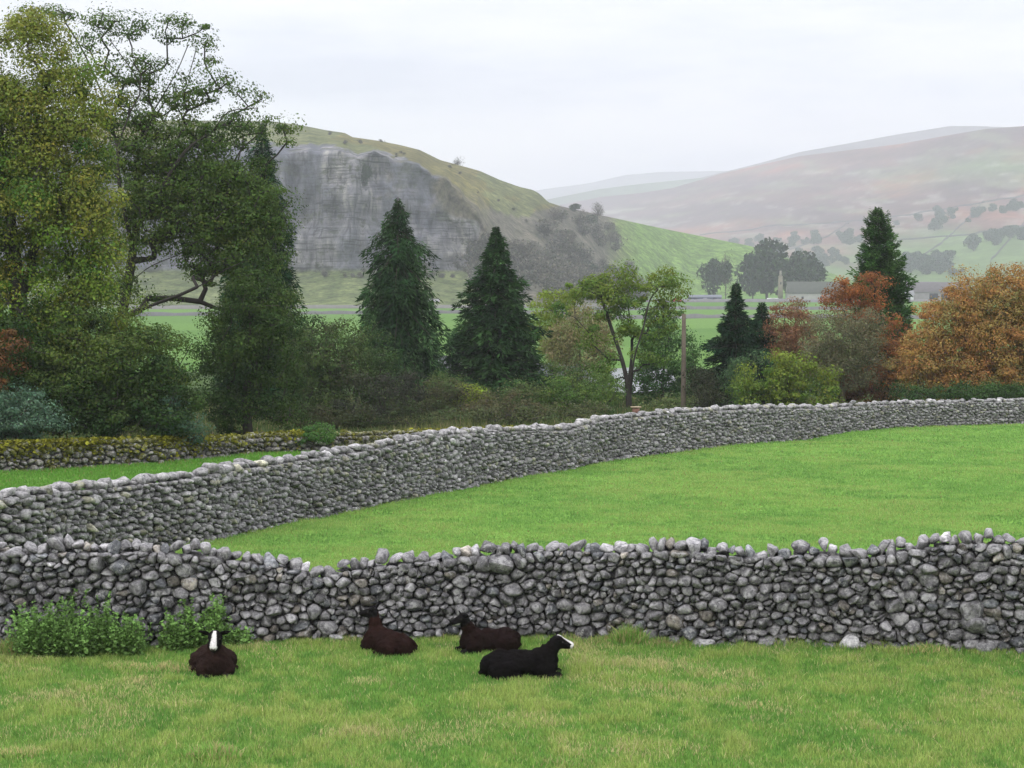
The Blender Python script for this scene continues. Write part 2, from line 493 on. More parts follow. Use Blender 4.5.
def conifer(name, label, D, px, top_y, prof, pal, droop=.35, nbr=260, spray=.42, per=46, low=.04, rtrunk=.22, group=None, cat='conifer', ragged=.22, lean=0.0):
    """prof: list of (height fraction, half width px)"""
    g = gpt(px, D); s = D / F
    topp = at(px + lean, top_y, D)
    H = topp[2] - g[2]
    e = empty(name, tuple(g), label, cat, group)
    mb = MB()
    ax = lambda t: g + (topp - g) * t
    ts = np.linspace(0, 1, 14)
    mb.tube([ax(t) for t in ts], [rtrunk * (1 - t) ** .8 + .015 for t in ts], 8, (.05, .04, .032))
    pf = np.array([p[0] for p in prof]); pw = np.array([p[1] for p in prof]) * s
    C = []; T = []; K = []
    pal = np.array(pal, float) * np.array([.85, 1.1, .75])
    for i in range(nbr):
        t = low + (1 - low) * (1 - (1 - (i + rng.random()) / nbr) ** 1.0) ** .9
        t = min(t, .995)
        a = i * 2.39996 + rng.normal() * .3
        L = np.interp(t, pf, pw) * (1 + ragged * 1.25 * rng.normal() + .16 * vnoise(t * 16, math.cos(a) * 1.5, math.sin(a) * 1.5 + px))
        L = max(L, .12)
        o = ax(t)
        d = np.array([math.cos(a), math.sin(a), 0])
        rise = .25 if t > .8 else .02
        n = 7
        q = np.linspace(0, 1, n)
        pts = o + d[None] * (L * q)[:, None] + np.array([0, 0, 1.0])[None] * (L * (rise * q - droop * q ** 1.6))[:, None]
        if q[-1] * L > .5:
            pts[-2:, 2] += .06 * L
        mb.tube(pts, np.linspace(.012 + .012 * L, .006, n), 4, (.05, .04, .032))
        m = int(2.3 * per * (.25 + L / max(pw)))
        u = rng.random(m) ** .65
        base = np.stack([np.interp(u, q, pts[:, k]) for k in range(3)], 1)
        side = np.cross(d, [0, 0, 1.0])
        wv = (.26 * L * (1 - .55 * u) + .08) * rng.normal(size=m) * .55
        hang = -np.abs(rng.normal(size=m)) * .26 * droop / .35 * (0.4 + .6 * L / max(pw))
        p = base + side[None] * wv[:, None] + np.array([0, 0, 1.0])[None] * (hang + .04 * rng.normal(size=m))[:, None]
        dirv = d[None] * .9 + side[None] * (np.sign(wv) * .7)[:, None] + np.array([0, 0, -1.0])[None] * (droop * (0.6 + rng.random(m)))[:, None]
        C.append(p); T.append(dirv)
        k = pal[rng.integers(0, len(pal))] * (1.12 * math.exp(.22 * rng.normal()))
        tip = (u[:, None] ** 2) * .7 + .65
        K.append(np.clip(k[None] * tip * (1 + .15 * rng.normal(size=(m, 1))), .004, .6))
    C = np.concatenate(C); T = np.concatenate(T); K = np.concatenate(K)
    T /= np.linalg.norm(T, axis=1)[:, None]
    n = len(C)
    w = np.cross(T, rng.normal(size=(n, 3)) * .6 + [0, 0, .8]); w /= np.linalg.norm(w, axis=1)[:, None] + 1e-9
    T = T + rng.normal(size=(n, 3)) * .35; T /= np.linalg.norm(T, axis=1)[:, None]
    hh_ = ((C[:, 2] - g[2]) / H).clip(0, 1)
    ln = (spray * .72 * (.4 + .9 * rng.random(n)) * (1.05 - .65 * hh_ ** 3))[:, None]; wd = ln * .13
    V = np.stack([C - w * wd * .5, C - w * wd + T * ln * .5, C + T * ln, C + w * wd + T * ln * .45], 1).reshape(-1, 3)
    mb.build('trunk', M_BARK, e)
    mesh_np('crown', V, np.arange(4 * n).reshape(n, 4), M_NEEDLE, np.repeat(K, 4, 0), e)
    return e

# ------------------------------------------------------------------ stones
def rock_sphere(nu, nv):
    """unit directions (nv rings x nu) + poles, quads/tris"""
    th = np.arange(nu) * 2 * math.pi / nu
    ph = np.linspace(-math.pi / 2, math.pi / 2, nv + 2)[1:-1]
    return th, ph
def stone_template(nu, nv):
    f4 = []; f3 = []
    for i in range(nv - 1):
        for j in range(nu):
            f4.append([i * nu + j, i * nu + (j + 1) % nu, (i + 1) * nu + (j + 1) % nu, (i + 1) * nu + j])
    b = nv * nu
    for j in range(nu):
        f3.append([b, (j + 1) % nu, j]); f3.append([b + 1, (nv - 1) * nu + j, (nv - 1) * nu + (j + 1) % nu])
    return np.array(f4), np.array(f3)

def clip_cell(poly, nx, ny, c):
    out = []
    n = len(poly)
    for i in range(n):
        a = poly[i]; b = poly[(i + 1) % n]
        da = a[0] * nx + a[1] * ny - c; db = b[0] * nx + b[1] * ny - c
        if da <= 0: out.append(a)
        if (da < 0) != (db < 0) and da != db:
            t = da / (da - db); out.append((a[0] + (b[0] - a[0]) * t, a[1] + (b[1] - a[1]) * t))
    return out

def pack_cells(L, hfun, sw, sh, wvar=.40):
    """jittered courses -> power-diagram cells, list of (cx,cy,poly)"""
    seeds = []
    v = sh * .5; row = 0
    while v < 2.4:
        u = rng.random() * sw - sw
        while u < L + sw:
            w = sw * math.exp(wvar * rng.normal())
            w = min(max(w, sw * .45), sw * 2.1)
            uu = u + w / 2; vv = v + sh * .34 * rng.normal() + .06 * math.sin(uu * .9 + row)
            if vv < hfun(uu) - sh * .3: seeds.append((uu, vv, .35 * (w - sw) * sw))
            u += w
        v += sh * (1 + .15 * rng.normal()) ; row += 1
    S = np.array(seeds)
    keep = np.ones(len(S), bool)
    for i in rng.permutation(len(S))[:int(len(S) * .03)]:
        if not keep[i]: continue
        q = 1.0 + .6 * rng.random()
        dd = ((S[:, 0] - S[i, 0]) / (sw * q)) ** 2 + ((S[:, 1] - S[i, 1]) / (sh * q * 1.05)) ** 2
        kill = (dd < 1) & (dd > 0); keep[kill] = False; S[i, 2] += .5 * sw * sw
    S = S[keep]
    cs = max(sw, sh) * 1.6
    grid = {}
    for i, (a, b, _) in enumerate(S):
        grid.setdefault((int(a // cs), int(b // cs)), []).append(i)
    out = []
    for i, (a, b, wi) in enumerate(S):
        gx, gy = int(a // cs), int(b // cs)
        nb = [j for dx in (-1, 0, 1) for dy in (-1, 0, 1) for j in grid.get((gx + dx, gy + dy), ()) if j != i]
        r = sw * 1.3
        top = hfun(a)
        poly = [(a - r, max(-.12, b - r)), (a + r, max(-.12, b - r)), (a + r, min(top, b + r)), (a - r, min(top, b + r))]
        nb.sort(key=lambda j: (S[j, 0] - a) ** 2 + 1.6 * (S[j, 1] - b) ** 2)
        for j in nb[:14]:
            x, y, wj = S[j]
            nx, ny = x - a, (y - b) * 2.5
            c = (x * x - a * a + 2.5 * (y * y - b * b)) / 2 + (wi - wj) / 2
            poly = clip_cell(poly, nx, ny, c)
            if len(poly) < 3: break
        if len(poly) < 3: continue
        out.append(np.array(poly))
    return out

def cell_stones(cells, depth, nu=14, nv=6, gap=.012, sharp=.40, rough=.15, tone=None):
    """returns list arrays in (u, d, v) local coords with colours"""
    f4, f3 = stone_template(nu, nv)
    th, ph = rock_sphere(nu, nv)
    VS = []; CS = []; n = 0; F4 = []; F3 = []
    ct, st = np.cos(th), np.sin(th)
    cp, sp = np.cos(ph), np.sin(ph)
    rr = np.sign(cp) * np.abs(cp) ** sharp; dd = np.sign(sp) * np.abs(sp) ** (sharp * 1.3)
    for poly in cells:
        A = poly; B = np.roll(poly, -1, 0)
        cr = A[:, 0] * B[:, 1] - A[:, 1] * B[:, 0]; ar = cr.sum() / 2
        if abs(ar) < .0025: continue
        c = ((A + B) * cr[:, None]).sum(0) / (6 * ar)
        # radius in each direction
        nx = (B - A)[:, 1]; ny = -(B - A)[:, 0]; ln = np.hypot(nx, ny); ok = ln > 1e-6
        nx = nx[ok] / ln[ok]; ny = ny[ok] / ln[ok]; dist = (A[ok, 0] - c[0]) * nx + (A[ok, 1] - c[1]) * ny
        sg = np.where(dist < 0, -1, 1); nx = nx * sg; ny = ny * sg; dist = np.abs(dist) - gap
        dist = np.maximum(dist, .012)
        dn = nx[None] * ct[:, None] + ny[None] * st[:, None]
        q = np.where(dn > 1e-3, dn / dist[None], 0)
        p = 9.0
        r = ((q ** p).sum(1)) ** (-1 / p)         # rounded polygon
        size = math.sqrt(abs(ar))
        d = depth * (.7 + .6 * rng.random()) * (.5 + size / .3)
        X = np.outer(rr, r * ct); Z = np.outer(rr, r * st); Y = np.outer(dd, np.ones(nu)) * d
        ring = np.stack([X, Y, Z], 2).reshape(-1, 3)
        V = np.r_[ring, [[0, -d, 0], [0, d, 0]]]
        # planar facets
        for k in range(9):
            nn = rng.normal(size=3) * [1, .7, 1]; nn[1] = -abs(nn[1]) - .35; nn /= np.linalg.norm(nn)
            ext = (V @ nn).max() * (.58 + .30 * rng.random())
            o = np.maximum(0, V @ nn - ext); V = V - o[:, None] * nn * .9
        o3 = rng.random(3) * 40
        nz = vnoise(V[:, 0] / size * 1.6 + o3[0], V[:, 1] / size * 1.6 + o3[1], V[:, 2] / size * 1.6 + o3[2])
        V = V * (1 + rough * nz)[:, None]
        V[:, 0] += c[0]; V[:, 2] += c[1]; V[:, 1] += .035 * rng.normal() - .012
        VS.append(V); CS.append(np.tile(tone(c[0], c[1], size), (len(V), 1)))
        F4.append(f4 + n); F3.append(f3 + n); n += len(V)
    return np.concatenate(VS), np.concatenate(F4), np.concatenate(F3), np.concatenate(CS)

def boulder(nu=16, nv=9, facets=14, rough=.16):
    f4, f3 = stone_template(nu, nv); th, ph = rock_sphere(nu, nv)
    V = np.stack([np.outer(np.cos(ph), np.cos(th)), np.outer(np.cos(ph), np.sin(th)), np.outer(np.sin(ph), np.ones(nu))], 2).reshape(-1, 3)
    V = np.r_[V, [[0, 0, -1], [0, 0, 1]]]
    V = np.sign(V) * np.abs(V) ** .8
    for k in range(facets):
        nn = rng.normal(size=3); nn /= np.linalg.norm(nn)
        o = np.maximum(0, V @ nn - (.55 + .26 * rng.random())); V = V - o[:, None] * nn * .95
    o3 = rng.random(3) * 50
    V = V * (1 + rough * fbm(V[:, 0] * 1.3 + o3[0], V[:, 1] * 1.3 + o3[1], V[:, 2] * 1.3 + o3[2], 3))[:, None]
    return V, f4, f3

class Path:
    def __init__(s, pts):
        s.p = np.array(pts, float)[:, :2]
        d = np.hypot(*np.diff(s.p, axis=0).T); s.s = np.r_[0, np.cumsum(d)]; s.L = s.s[-1]
    def pos(s, u):
        u = np.asarray(u)
        x = np.interp(u, s.s, s.p[:, 0]); y = np.interp(u, s.s, s.p[:, 1])
        # extend linearly
        d = (s.p[1] - s.p[0]) / np.linalg.norm(s.p[1] - s.p[0]); x = x + np.minimum(u, 0) * d[0]; y = y + np.minimum(u, 0) * d[1]
        return x, y
    def nrm(s, u):
        a = s.pos(u - .6); b = s.pos(u + .6)
        tx = b[0] - a[0]; ty = b[1] - a[1]; l = np.hypot(tx, ty) + 1e-9
        return tx / l, ty / l, ty / l, -tx / l     # tangent, normal towards the camera (path runs left to right)

def interp_px(tab):
    a = np.array(tab, float)
    return lambda px: np.interp(px, a[:, 0], a[:, 1])

def smooth_path(D_of_px, p0, p1, n):
    pts = []
    for px in np.linspace(p0, p1, n):
        D = D_of_px(px); pts.append((xs(px, D), D))
    return Path(pts)

def dry_wall(name, label, path, pxs, hfun, sw, sh, nu, nv, tone, cope_tone, cope_size, cope_n_ind, thick=.55, batter=.07, depth=.11, gap=.012, back=True, cat='stone wall', moss=None, group=None):
    x0, y0 = path.pos(path.L * .5)
    e = empty(name, (float(x0), float(y0), float(ground(x0, y0))), label, cat, group)
    L = path.L
    cells = pack_cells(L, hfun, sw, sh)
    V, f4, f3, C = cell_stones(cells, depth, nu, nv, gap, tone=tone)
    def to_world(V, side):
        u, d, v = V[:, 0], V[:, 1], V[:, 2]
        x, y = path.pos(u); tx, ty, nx, ny = path.nrm(u)
        off = (thick / 2 - batter * v) * side
        gz = ground(x, y)
        return np.c_[x + nx * (off - d * side), y + ny * (off - d * side), gz + v - .02]
    mb = MB()
    mb.add(to_world(V, 1), f4, f3, C)
    # a second layer of stones showing in the joints
    c2 = pack_cells(L, hfun, sw * .8, sh * .9)
    V2, g4, g3, C2 = cell_stones(c2, depth * .7, 8, 4, gap, tone=tone); V2[:, 1] += .055
    mb.add(to_world(V2, 1), g4, g3, C2 * .75)
    # rough core closing the gaps
    us = np.arange(0, L, .25); hh = np.array([hfun(u) for u in us])
    core = []
    for u, h in zip(us, hh):
        for (d, v) in ((.09, -.2), (.09, h * .5), (.10, h - .06), (thick - .24, h - .06), (thick - .12, h * .5), (thick - .12, -.2)):
            core.append((u, d + .02, v))
    core = np.array(core); n = len(us); k = 6
    Cw = to_world(core, 1)
    f = [[i * k + j, (i + 1) * k + j, (i + 1) * k + j + 1, i * k + j + 1] for i in range(n - 1) for j in range(k - 1)]
    mb.add(Cw, f, None, (.10, .095, .088))
    if back:
        cells = pack_cells(L, hfun, sw * 1.6, sh * 1.6)
        V, f4, f3, C = cell_stones(cells, depth, 10, 4, gap, tone=tone)
        mb.add(to_world(V, -1), f4, f3, C)
    mb.build('stonework', M_STONE, e, smooth=True)
    # coping boulders
    u = 0; items = []
    while u < L:
        w, h, jz = cope_size()
        items.append((u + w / 2, w, h, jz)); u += w * .80
    # the ones that show largest become parts
    def dist(it):
        x, y = path.pos(it[0]); inside = abs(x / y) < .30
        return (0 if inside else 1, -it[1] * it[2] / y)
    order = sorted(items, key=dist)
    rest = MB()
    for i, (uu, w, h, jz) in enumerate(order):
        V, f4, f3 = boulder(*( (16, 9) if nu > 10 else (10, 6) ))
        a = rng.normal() * .25; ca, sa = math.cos(a), math.sin(a)
        V = V * np.array([w * .56, thick * (.34 + .14 * rng.random()), h * .56])
        V = np.c_[V[:, 0] * ca - V[:, 2] * sa, V[:, 1], V[:, 0] * sa + V[:, 2] * ca]
        x, y = path.pos(uu); tx, ty, nx, ny = path.nrm(uu)
        oy = rng.normal() * .05
        P = np.c_[x + tx * V[:, 0] + nx * (V[:, 1] + oy), y + ty * V[:, 0] + ny * (V[:, 1] + oy),
                  float(ground(x, y)) + hfun(uu) + h * .16 + jz + V[:, 2]]
        c = np.tile(cope_tone(uu), (len(V), 1))
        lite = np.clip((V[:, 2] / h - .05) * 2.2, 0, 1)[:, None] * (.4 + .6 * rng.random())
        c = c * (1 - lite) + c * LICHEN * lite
        if i < cope_n_ind:
            b = MB(); b.add(P, f4, f3, c); b.build('coping_stone', M_STONE, e, smooth=True)
        else: rest.add(P, f4, f3, c)
    if rest.n:
        o = rest.build('coping_row', M_STONE, e, smooth=True); o['kind'] = 'stuff'
    if moss: moss(e, path, hfun)
    return e
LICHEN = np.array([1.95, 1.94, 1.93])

# near wall --------------------------------------------------------
def wall_from_px(base_tab, top_tab, p0, p1, n, cope_h):
    Dp = interp_px([(p, 4.2 / ((y - 275) / F - .035)) for p, y in base_tab])
    tp = interp_px(top_tab)
    path = smooth_path(Dp, p0, p1, n)
    pxs = np.linspace(p0, p1, n)
    H = []
    for px in pxs:
        D = Dp(px); H.append(at(px, tp(px), D)[2] - float(ground(xs(px, D), D)) - cope_h)
    H = np.maximum(np.array(H), .25)
    ss = path.s.copy()
    return path, pxs, (lambda u: float(np.interp(u, ss, H))), Dp

near_base = [(-500, 652), (0, 650), (250, 643), (330, 641), (560, 640), (700, 645), (850, 649), (1024, 657), (1500, 668), (1900, 676)]
near_top = [(-500, 540), (0, 543), (60, 543), (150, 542), (200, 546), (250, 553), (290, 561), (318, 569), (345, 562), (400, 554), (450, 549),
            (500, 545), (560, 541), (620, 543), (680, 540), (720, 545), (760, 548), (820, 544), (870, 548), (920, 540), (960, 534), (1010, 534), (1500, 530), (1900, 528)]
mid_base = [(-400, 610), (0, 578), (100, 558), (200, 543), (260, 526), (377, 502), (465, 485), (560, 470), (600, 462), (747, 445), (841, 433), (929, 427), (1024, 424), (1250, 418)]
mid_top = [(-400, 515), (0, 491), (50, 486), (100, 482), (150, 477), (180, 473), (234, 464), (260, 461), (293, 456), (348, 448), (377, 443), (406, 437), (436, 431), (494, 428), (540, 427), (566, 427), (574, 423),
           (600, 417), (673, 410), (747, 406), (812, 406), (867, 403), (958, 400), (1024, 399), (1250, 397)]
moss_base = [(-300, 484), (0, 474), (147, 465), (220, 458), (260, 455), (300, 453), (420, 446), (600, 440)]
moss_top = [(-300, 452), (0, 443), (60, 441), (147, 438), (220, 437), (260, 433), (300, 432), (350, 432), (400, 430), (440, 430), (600, 424)]

def build_walls():
    global NEAR_D, MID_D
    def tone(u, v, s):
        g = .178 * math.exp(.25 * rng.normal())
        wv = rng.random()
        c = np.array([g * 1.01, g * .98, g * .985])
        if wv < .07: c = c * [1.1, 1.03, .88]
        elif wv < .17: c = c * 1.5
        elif wv < .3: c = c * [.9, .96, 1.0] * .7
        if v > 1.15: c = c * 1.15
        return c
    path, pxs, hf, NEAR_D = wall_from_px(near_base, near_top, -480, 1720, 185, .085)
    dry_wall('dry_stone_wall', 'grey dry stone wall with rounded boulders on top, standing closest, behind the sheep', path, pxs, hf, .150, .079, 14, 7, tone,
             lambda u: tone(u, 1, .2) * 1.1, lambda: (.13 + .16 * rng.random() ** 1.5, .11 + .15 * rng.random() ** 1.5, .03 * rng.normal()), 100, thick=.6, depth=.12, gap=.004)
    path, pxs, hf, MID_D = wall_from_px(mid_base, mid_top, -230, 1330, 250, .08)
    def tone2(u, v, s):
        g = .235 * math.exp(.26 * rng.normal()); wv = rng.random()
        c = np.array([g, g * .975, g * .965])
        if wv < .1: c = c * [1.05, 1.05, .8]
        return c * (1 + .12 * vnoise(u * .25, v * .5))
    dry_wall('dry_stone_wall', 'long grey dry stone wall climbing from left to far right across the middle of the green fields', path, pxs, hf, .155, .088, 9, 4, tone2,
             lambda u: tone2(u, 1, .2) * .92, lambda: (.15 + .22 * rng.random(), .13 + .12 * rng.random(), .03 * rng.normal()), 100, thick=.55, depth=.11, gap=.006)
    path, pxs, hf, _ = wall_from_px(moss_base, moss_top, -250, 560, 90, .12)
    def tone3(u, v, s):
        g = .17 * math.exp(.3 * rng.normal())
        c = np.array([g * 1.05, g, g * .88])
        if v + .25 * rng.normal() > .55 or rng.random() < .12: c = np.array([.13, .13, .025]) * (0.6 + .7 * rng.random())
        return c
    def mossy(e, path, hfun):
        n = 15000
        u = rng.random(n) * path.L
        d = (rng.random(n) - .5) * .75
        x, y = path.pos(u); tx, ty, nx, ny = path.nrm(u)
        h = np.array([hfun(a) for a in u]); m = vnoise(u * .5, 0 * u, 3.0) + .75 * rng.random(n)
        z = ground(x, y) + h + .20 - .5 * np.abs(d) ** 2 * 2 - np.abs(rng.normal(size=n)) * .10 * (1 + (d > .2) * 1.5)
        k = m > .05
        P = np.c_[x + nx * d, y + ny * d, z][k]
        g = (.6 + .8 * rng.random(len(P)))[:, None]
        c = (np.array([.19, .19, .02]) * g) * (1 + .25 * rng.normal(size=(len(P), 1))).clip(.4, 2)
        V, Fc, cc = leaves(P, .11, c.clip(.01, .6), .8, 1.2)
        mesh_np('moss', V, Fc, M_LEAF, cc, e)
    dry_wall('mossy_stone_wall', 'low stone wall capped with yellow-green moss in front of the big left trees', path, pxs, hf, .22, .14, 8, 4, tone3,
             lambda u: np.array([.12, .12, .035]) * (.6 + .8 * rng.random()), lambda: (.24 + .2 * rng.random(), .17 + .08 * rng.random(), 0), 70, thick=.5, depth=.11, back=False, moss=mossy)

# ------------------------------------------------------------------ ground sheet, water
def build_ground():
    ys = np.concatenate([np.arange(-60, 10, 5.), np.arange(10, 30, .25), np.arange(30, 100, .6), np.arange(100, 300, 3.), np.geomspace(300, 12000, 90)])
    us = np.linspace(-1, 1, 240)
    X = us[None, :] * (np.abs(ys)[:, None] * .9 + 25); Y = np.repeat(ys[:, None], len(us), 1)
    X = np.where(Y < 30, us[None, :] * (40 * .9 + 12), X)
    Z = ground(X, Y)
    # pond hollow
    P = np.stack([X, Y, Z], 2).reshape(-1, 3)
    nr, nc = X.shape
    i = np.arange(nr - 1)[:, None] * nc + np.arange(nc - 1)[None]
    Fc = np.stack([i, i + 1, i + nc + 1, i + nc], 2).reshape(-1, 4)
    x, y = P[:, 0], P[:, 1]
    turf = np.array([.13, .26, .05]); near = np.array([.14, .25, .05]); rough = np.array([.05, .085, .025]); far = np.array([.10, .20, .045])
    n = vnoise(x * .3, y * .3)[:, None] * .5 + .5
    c = np.where((y < 24.6)[:, None], near * (.85 + .3 * n), turf * (.93 + .14 * n))
    px = x / y * F * math.cos(PITCH) + 512
    gard = (y > MIDD(px) + .3) & ~((px < 330) & (y < MOSSD(px))) & (y < 260)
    c[gard] = rough * (.7 + .6 * n[gard])
    c[y >= 260] = far
    o = mesh_np('ground', P, Fc, M_GROUND, c, smooth=True)
    setp(o, kind='structure')
def MIDD(px): return np.array([4.2 / ((float(np.interp(p, [a for a, b in mid_base], [b for a, b in mid_base])) - 275) / F - .035) for p in np.atleast_1d(px)]) if np.ndim(px) == 0 else 4.2 / ((np.interp(px, [a for a, b in mid_base], [b for a, b in mid_base]) - 275) / F - .035)
def MOSSD(px): return 4.2 / ((np.interp(px, [a for a, b in moss_base], [b for a, b in moss_base]) - 275) / F - .035)
def NEARD(px): return 4.2 / ((np.interp(px, [a for a, b in near_base], [b for a, b in near_base]) - 275) / F - .035)

def blades(name, label, X, Y, h, w, col, spread=.55):
    n = len(X); Z = ground(X, Y) - .005
    a = rng.random(n) * 2 * math.pi
    tx, ty = np.cos(a), np.sin(a)
    b = rng.random(n) * 2 * math.pi; ln = spread * np.abs(rng.normal(size=n)) * h
    lx, ly = np.cos(b) * ln, np.sin(b) * ln
    B = np.c_[X, Y, Z]; T = np.c_[tx, ty, 0 * tx] * (w / 2)[:, None]
    mid = B + np.c_[lx * .35, ly * .35, h * .6]; top = B + np.c_[lx, ly, h]
    V = np.stack([B - T, B + T, mid + T * .75, top, mid - T * .75], 1).reshape(-1, 3)
    f4 = np.arange(n)[:, None] * 5 + np.array([0, 1, 2, 4]); f3 = np.arange(n)[:, None] * 5 + np.array([4, 2, 3])
    o = mesh_np(name, V, [f4, f3], M_GRASS, np.repeat(col, 5, 0))
    return setp(o, label, 'grass', kind='stuff')

def build_grass():
    # near field
    n = 470000
    D = np.sqrt(15.5 ** 2 + rng.random(n) * (26 ** 2 - 15.5 ** 2)); px = -330 + rng.random(n) * 1780
    k = D < NEARD(px) - .25
    D, px = D[k], px[k]; X = xs(px, D); n = len(X)
    big = fbm(X * 1.1, D * .8, 1.5, 4); fine = fbm(X * 3.4, D * 2.6, 7.5, 3)
    edge = np.exp(-(NEARD(px) - D) / .35)
    h = .040 + .025 * rng.random(n) + .09 * np.clip(fine, 0, 1) + .03 * np.clip(big, 0, 1) + edge * np.clip(.5 + 1.8 * fbm(X * .9, 0 * X, 2.2, 3), 0, 1.3) * .22 * (.3 + rng.random(n)) * (.5 + fine).clip(0, 2)
    w = .006 + .006 * rng.random(n)
    green = np.array([.175, .335, .07]); lime = np.array([.35, .44, .12]); straw = np.array([.56, .50, .25]); dark = np.array([.10, .24, .05])
    t = (big * 1.5 + fine * 1.6 + .30 + .3 * rng.normal(size=n)).clip(0, 1)[:, None]
    c = green * (1 - t) + lime * t
    t2 = ((-fine) * 2.2 - .1 + .25 * rng.normal(size=n)).clip(0, 1)[:, None]; c = c * (1 - t2 * .6) + dark * t2 * .6
    sf = fbm(X * 1.1 + 9, D * 1.1, 4.4, 3)
    s = (rng.random(n) < (.06 + .75 * np.clip(sf - .12, 0, 1) * 1.5 + .18 * edge))[:, None]; c = np.where(s, straw * (.7 + .5 * rng.random((n, 1))), c)
    c = c * (.65 + .7 * rng.random((n, 1)))
    blades('grass', 'short green and straw-flecked grass of the near field where the sheep lie', X, D, h, w, c)
    # middle field
    n = 520000
    px = -220 + rng.random(n) * 1640; t = rng.random(n)
    D0 = 24.5; D1 = 100.; D = 1 / (1 / D0 + t ** .75 * (1 / D1 - 1 / D0))
    k = (D > NEARD(px) + .35) & (D < MIDD(px) - .3)
    D, px = D[k], px[k]; X = xs(px, D); n = len(X)
    big = fbm(X * .22, D * .16, 1.5, 4); fine = fbm(X * 1.3, D * .9, 7.5, 3)
    edge = np.exp(-(MIDD(px) - D) / .5)
    h = (.03 + .02 * rng.random(n)) * (1 + .5 * np.clip(fine, 0, 1)) * (.7 + D / 80) + edge * .10 * rng.random(n)
    w = (.010 + .008 * rng.random(n)) * D / 30
    a = np.array([.185, .35, .085]); b = np.array([.31, .42, .12]); dk = np.array([.12, .25, .06])
    t = (big * 1.9 + fine * 1.3 + .35 + .25 * rng.normal(size=n)).clip(0, 1)[:, None]; c = a * (1 - t) + b * t
    t2 = (-fine * 2.0 - .1 + .2 * rng.normal(size=n)).clip(0, 1)[:, None]; c = c * (1 - t2 * .7) + dk * t2 * .7
    s = (rng.random(n) < .02 + .3 * edge)[:, None]; c = np.where(s, np.array([.30, .27, .11]) * (.7 + .5 * rng.random((n, 1))), c)
    c = c * (.85 + .3 * rng.random((n, 1)))
    blades('grass', 'bright green short turf between the two grey stone walls', X, D, h, w, c, .5)
    # strip between mossy wall and middle wall
    n = 90000
    px = -60 + rng.random(n) * 400; D = 38 + rng.random(n) * 27
    k = (D > MIDD(px) + .5) & (D < MOSSD(px) - .25)
    D, px = D[k], px[k]; X = xs(px, D); n = len(X)
    h = .05 + .04 * rng.random(n); w = .02 + .015 * rng.random(n)
    edge = np.exp(-(MOSSD(px) - D) / .6)
    c = np.array([.14, .31, .05]) * (.8 + .4 * rng.random((n, 1)))
    s = (rng.random(n) < .02 + .35 * edge)[:, None]; c = np.where(s, np.array([.30, .26, .11]), c)
    blades('grass', 'strip of green grass below the moss-capped wall', X, D, h + edge * .06, w, c, .5)
    n = 230000
    px = -220 + rng.random(n) * 1500; D = 50 + rng.random(n) ** .8 * 100
    k = (D > MIDD(px) + .5) & ((D > MOSSD(px) + .5) | (px > 330))
    D, px = D[k], px[k]; X = xs(px, D); n = len(X)
    f = fbm(X * .25, D * .25, 3, 4)
    h = (.12 + .28 * rng.random(n)) * (1 + 1.2 * np.clip(f, -.5, 1)); w = .02 + .03 * rng.random(n)
    t = (f * 1.5 + .5 + .3 * rng.normal(size=n)).clip(0, 1)[:, None]
    c = np.array([.06, .11, .03]) * (1 - t) + np.array([.13, .15, .05]) * t
    s = (rng.random(n) < .15)[:, None]; c = np.where(s, np.array([.26, .21, .11]), c) * (.7 + .6 * rng.random((n, 1)))
    blades('undergrowth', 'rough grass and weeds under the garden trees behind the long wall', X, D, h, w, c, .4)
    # taller tussocks
    def tussock(px, D, label, r, hh, n, col, col2):
        g = gpt(px, D)
        a = rng.random(n) * 6.283; q = r * np.sqrt(rng.random(n)); X = g[0] + np.cos(a) * q; Y = g[1] + np.sin(a) * q * .6
        h = hh * (.45 + .55 * rng.random(n)) * (1.05 - .5 * q / r)
        c = np.where(rng.random((n, 1)) < .4, col2, col) * (.9 + .8 * rng.random((n, 1))); k_ = rng.random(n) < .7; X, Y, h, c = X[k_], Y[k_], h[k_], c[k_]; n = len(X)
        o = blades('grass_tussock', label, X, Y, h, .008 + .008 * rng.random(n), c, .5)
        o['category'] = 'grass tuft'; o['kind'] = 'thing'
        # origin stays in world; fine for a tuft
    G = np.array([.18, .33, .07]); S = np.array([.46, .41, .19]); B = np.array([.36, .29, .14])
    tussock(630, NEARD(632) - .52, 'tallest green grass tuft at the wall foot, beside the sheep with raised head', .26, .34, 1500, G, S * .8)
    tussock(608, NEARD(608) - .5, 'straw-coloured low grass tuft at the wall foot, between sheep and tallest tuft', .25, .15, 800, S * .8, G)
    tussock(665, NEARD(665) - .5, 'low yellowish tuft just right of the tallest wall-foot tuft', .3, .15, 700, S * .7, G)
    tussock(930, NEARD(930) - .52, 'brown and green grass tuft at the foot of the near wall towards its right end', .34, .20, 1200, G, B * 1.3)
    tussock(120, 22.8, 'flattened brown straw tussock below the nettles', .32, .12, 1100, S, G)
    tussock(38, 22.4, 'small brown tussock at the left end of the near field', .2, .11, 600, S, G)
    tussock(165, 22.6, 'long pale grass lying beside the sheep facing the camera', .42, .15, 1100, S * .9, G)
    tussock(210, 17.9, 'dark green rough tussock at the bottom edge of the photo', .3, .22, 1500, G * 1.1, S * .8)
    tussock(15, 17.9, 'brown dead grass tussock in the bottom left corner', .25, .15, 900, S, G)
    tussock(565, 17.6, 'low yellowish tussock at the bottom edge near the middle', .3, .10, 800, G, S * .8)
    tussock(8, NEARD(8) - .6, 'tall yellow grass at the left edge before the near wall', .3, .35, 1200, S * .8, G)

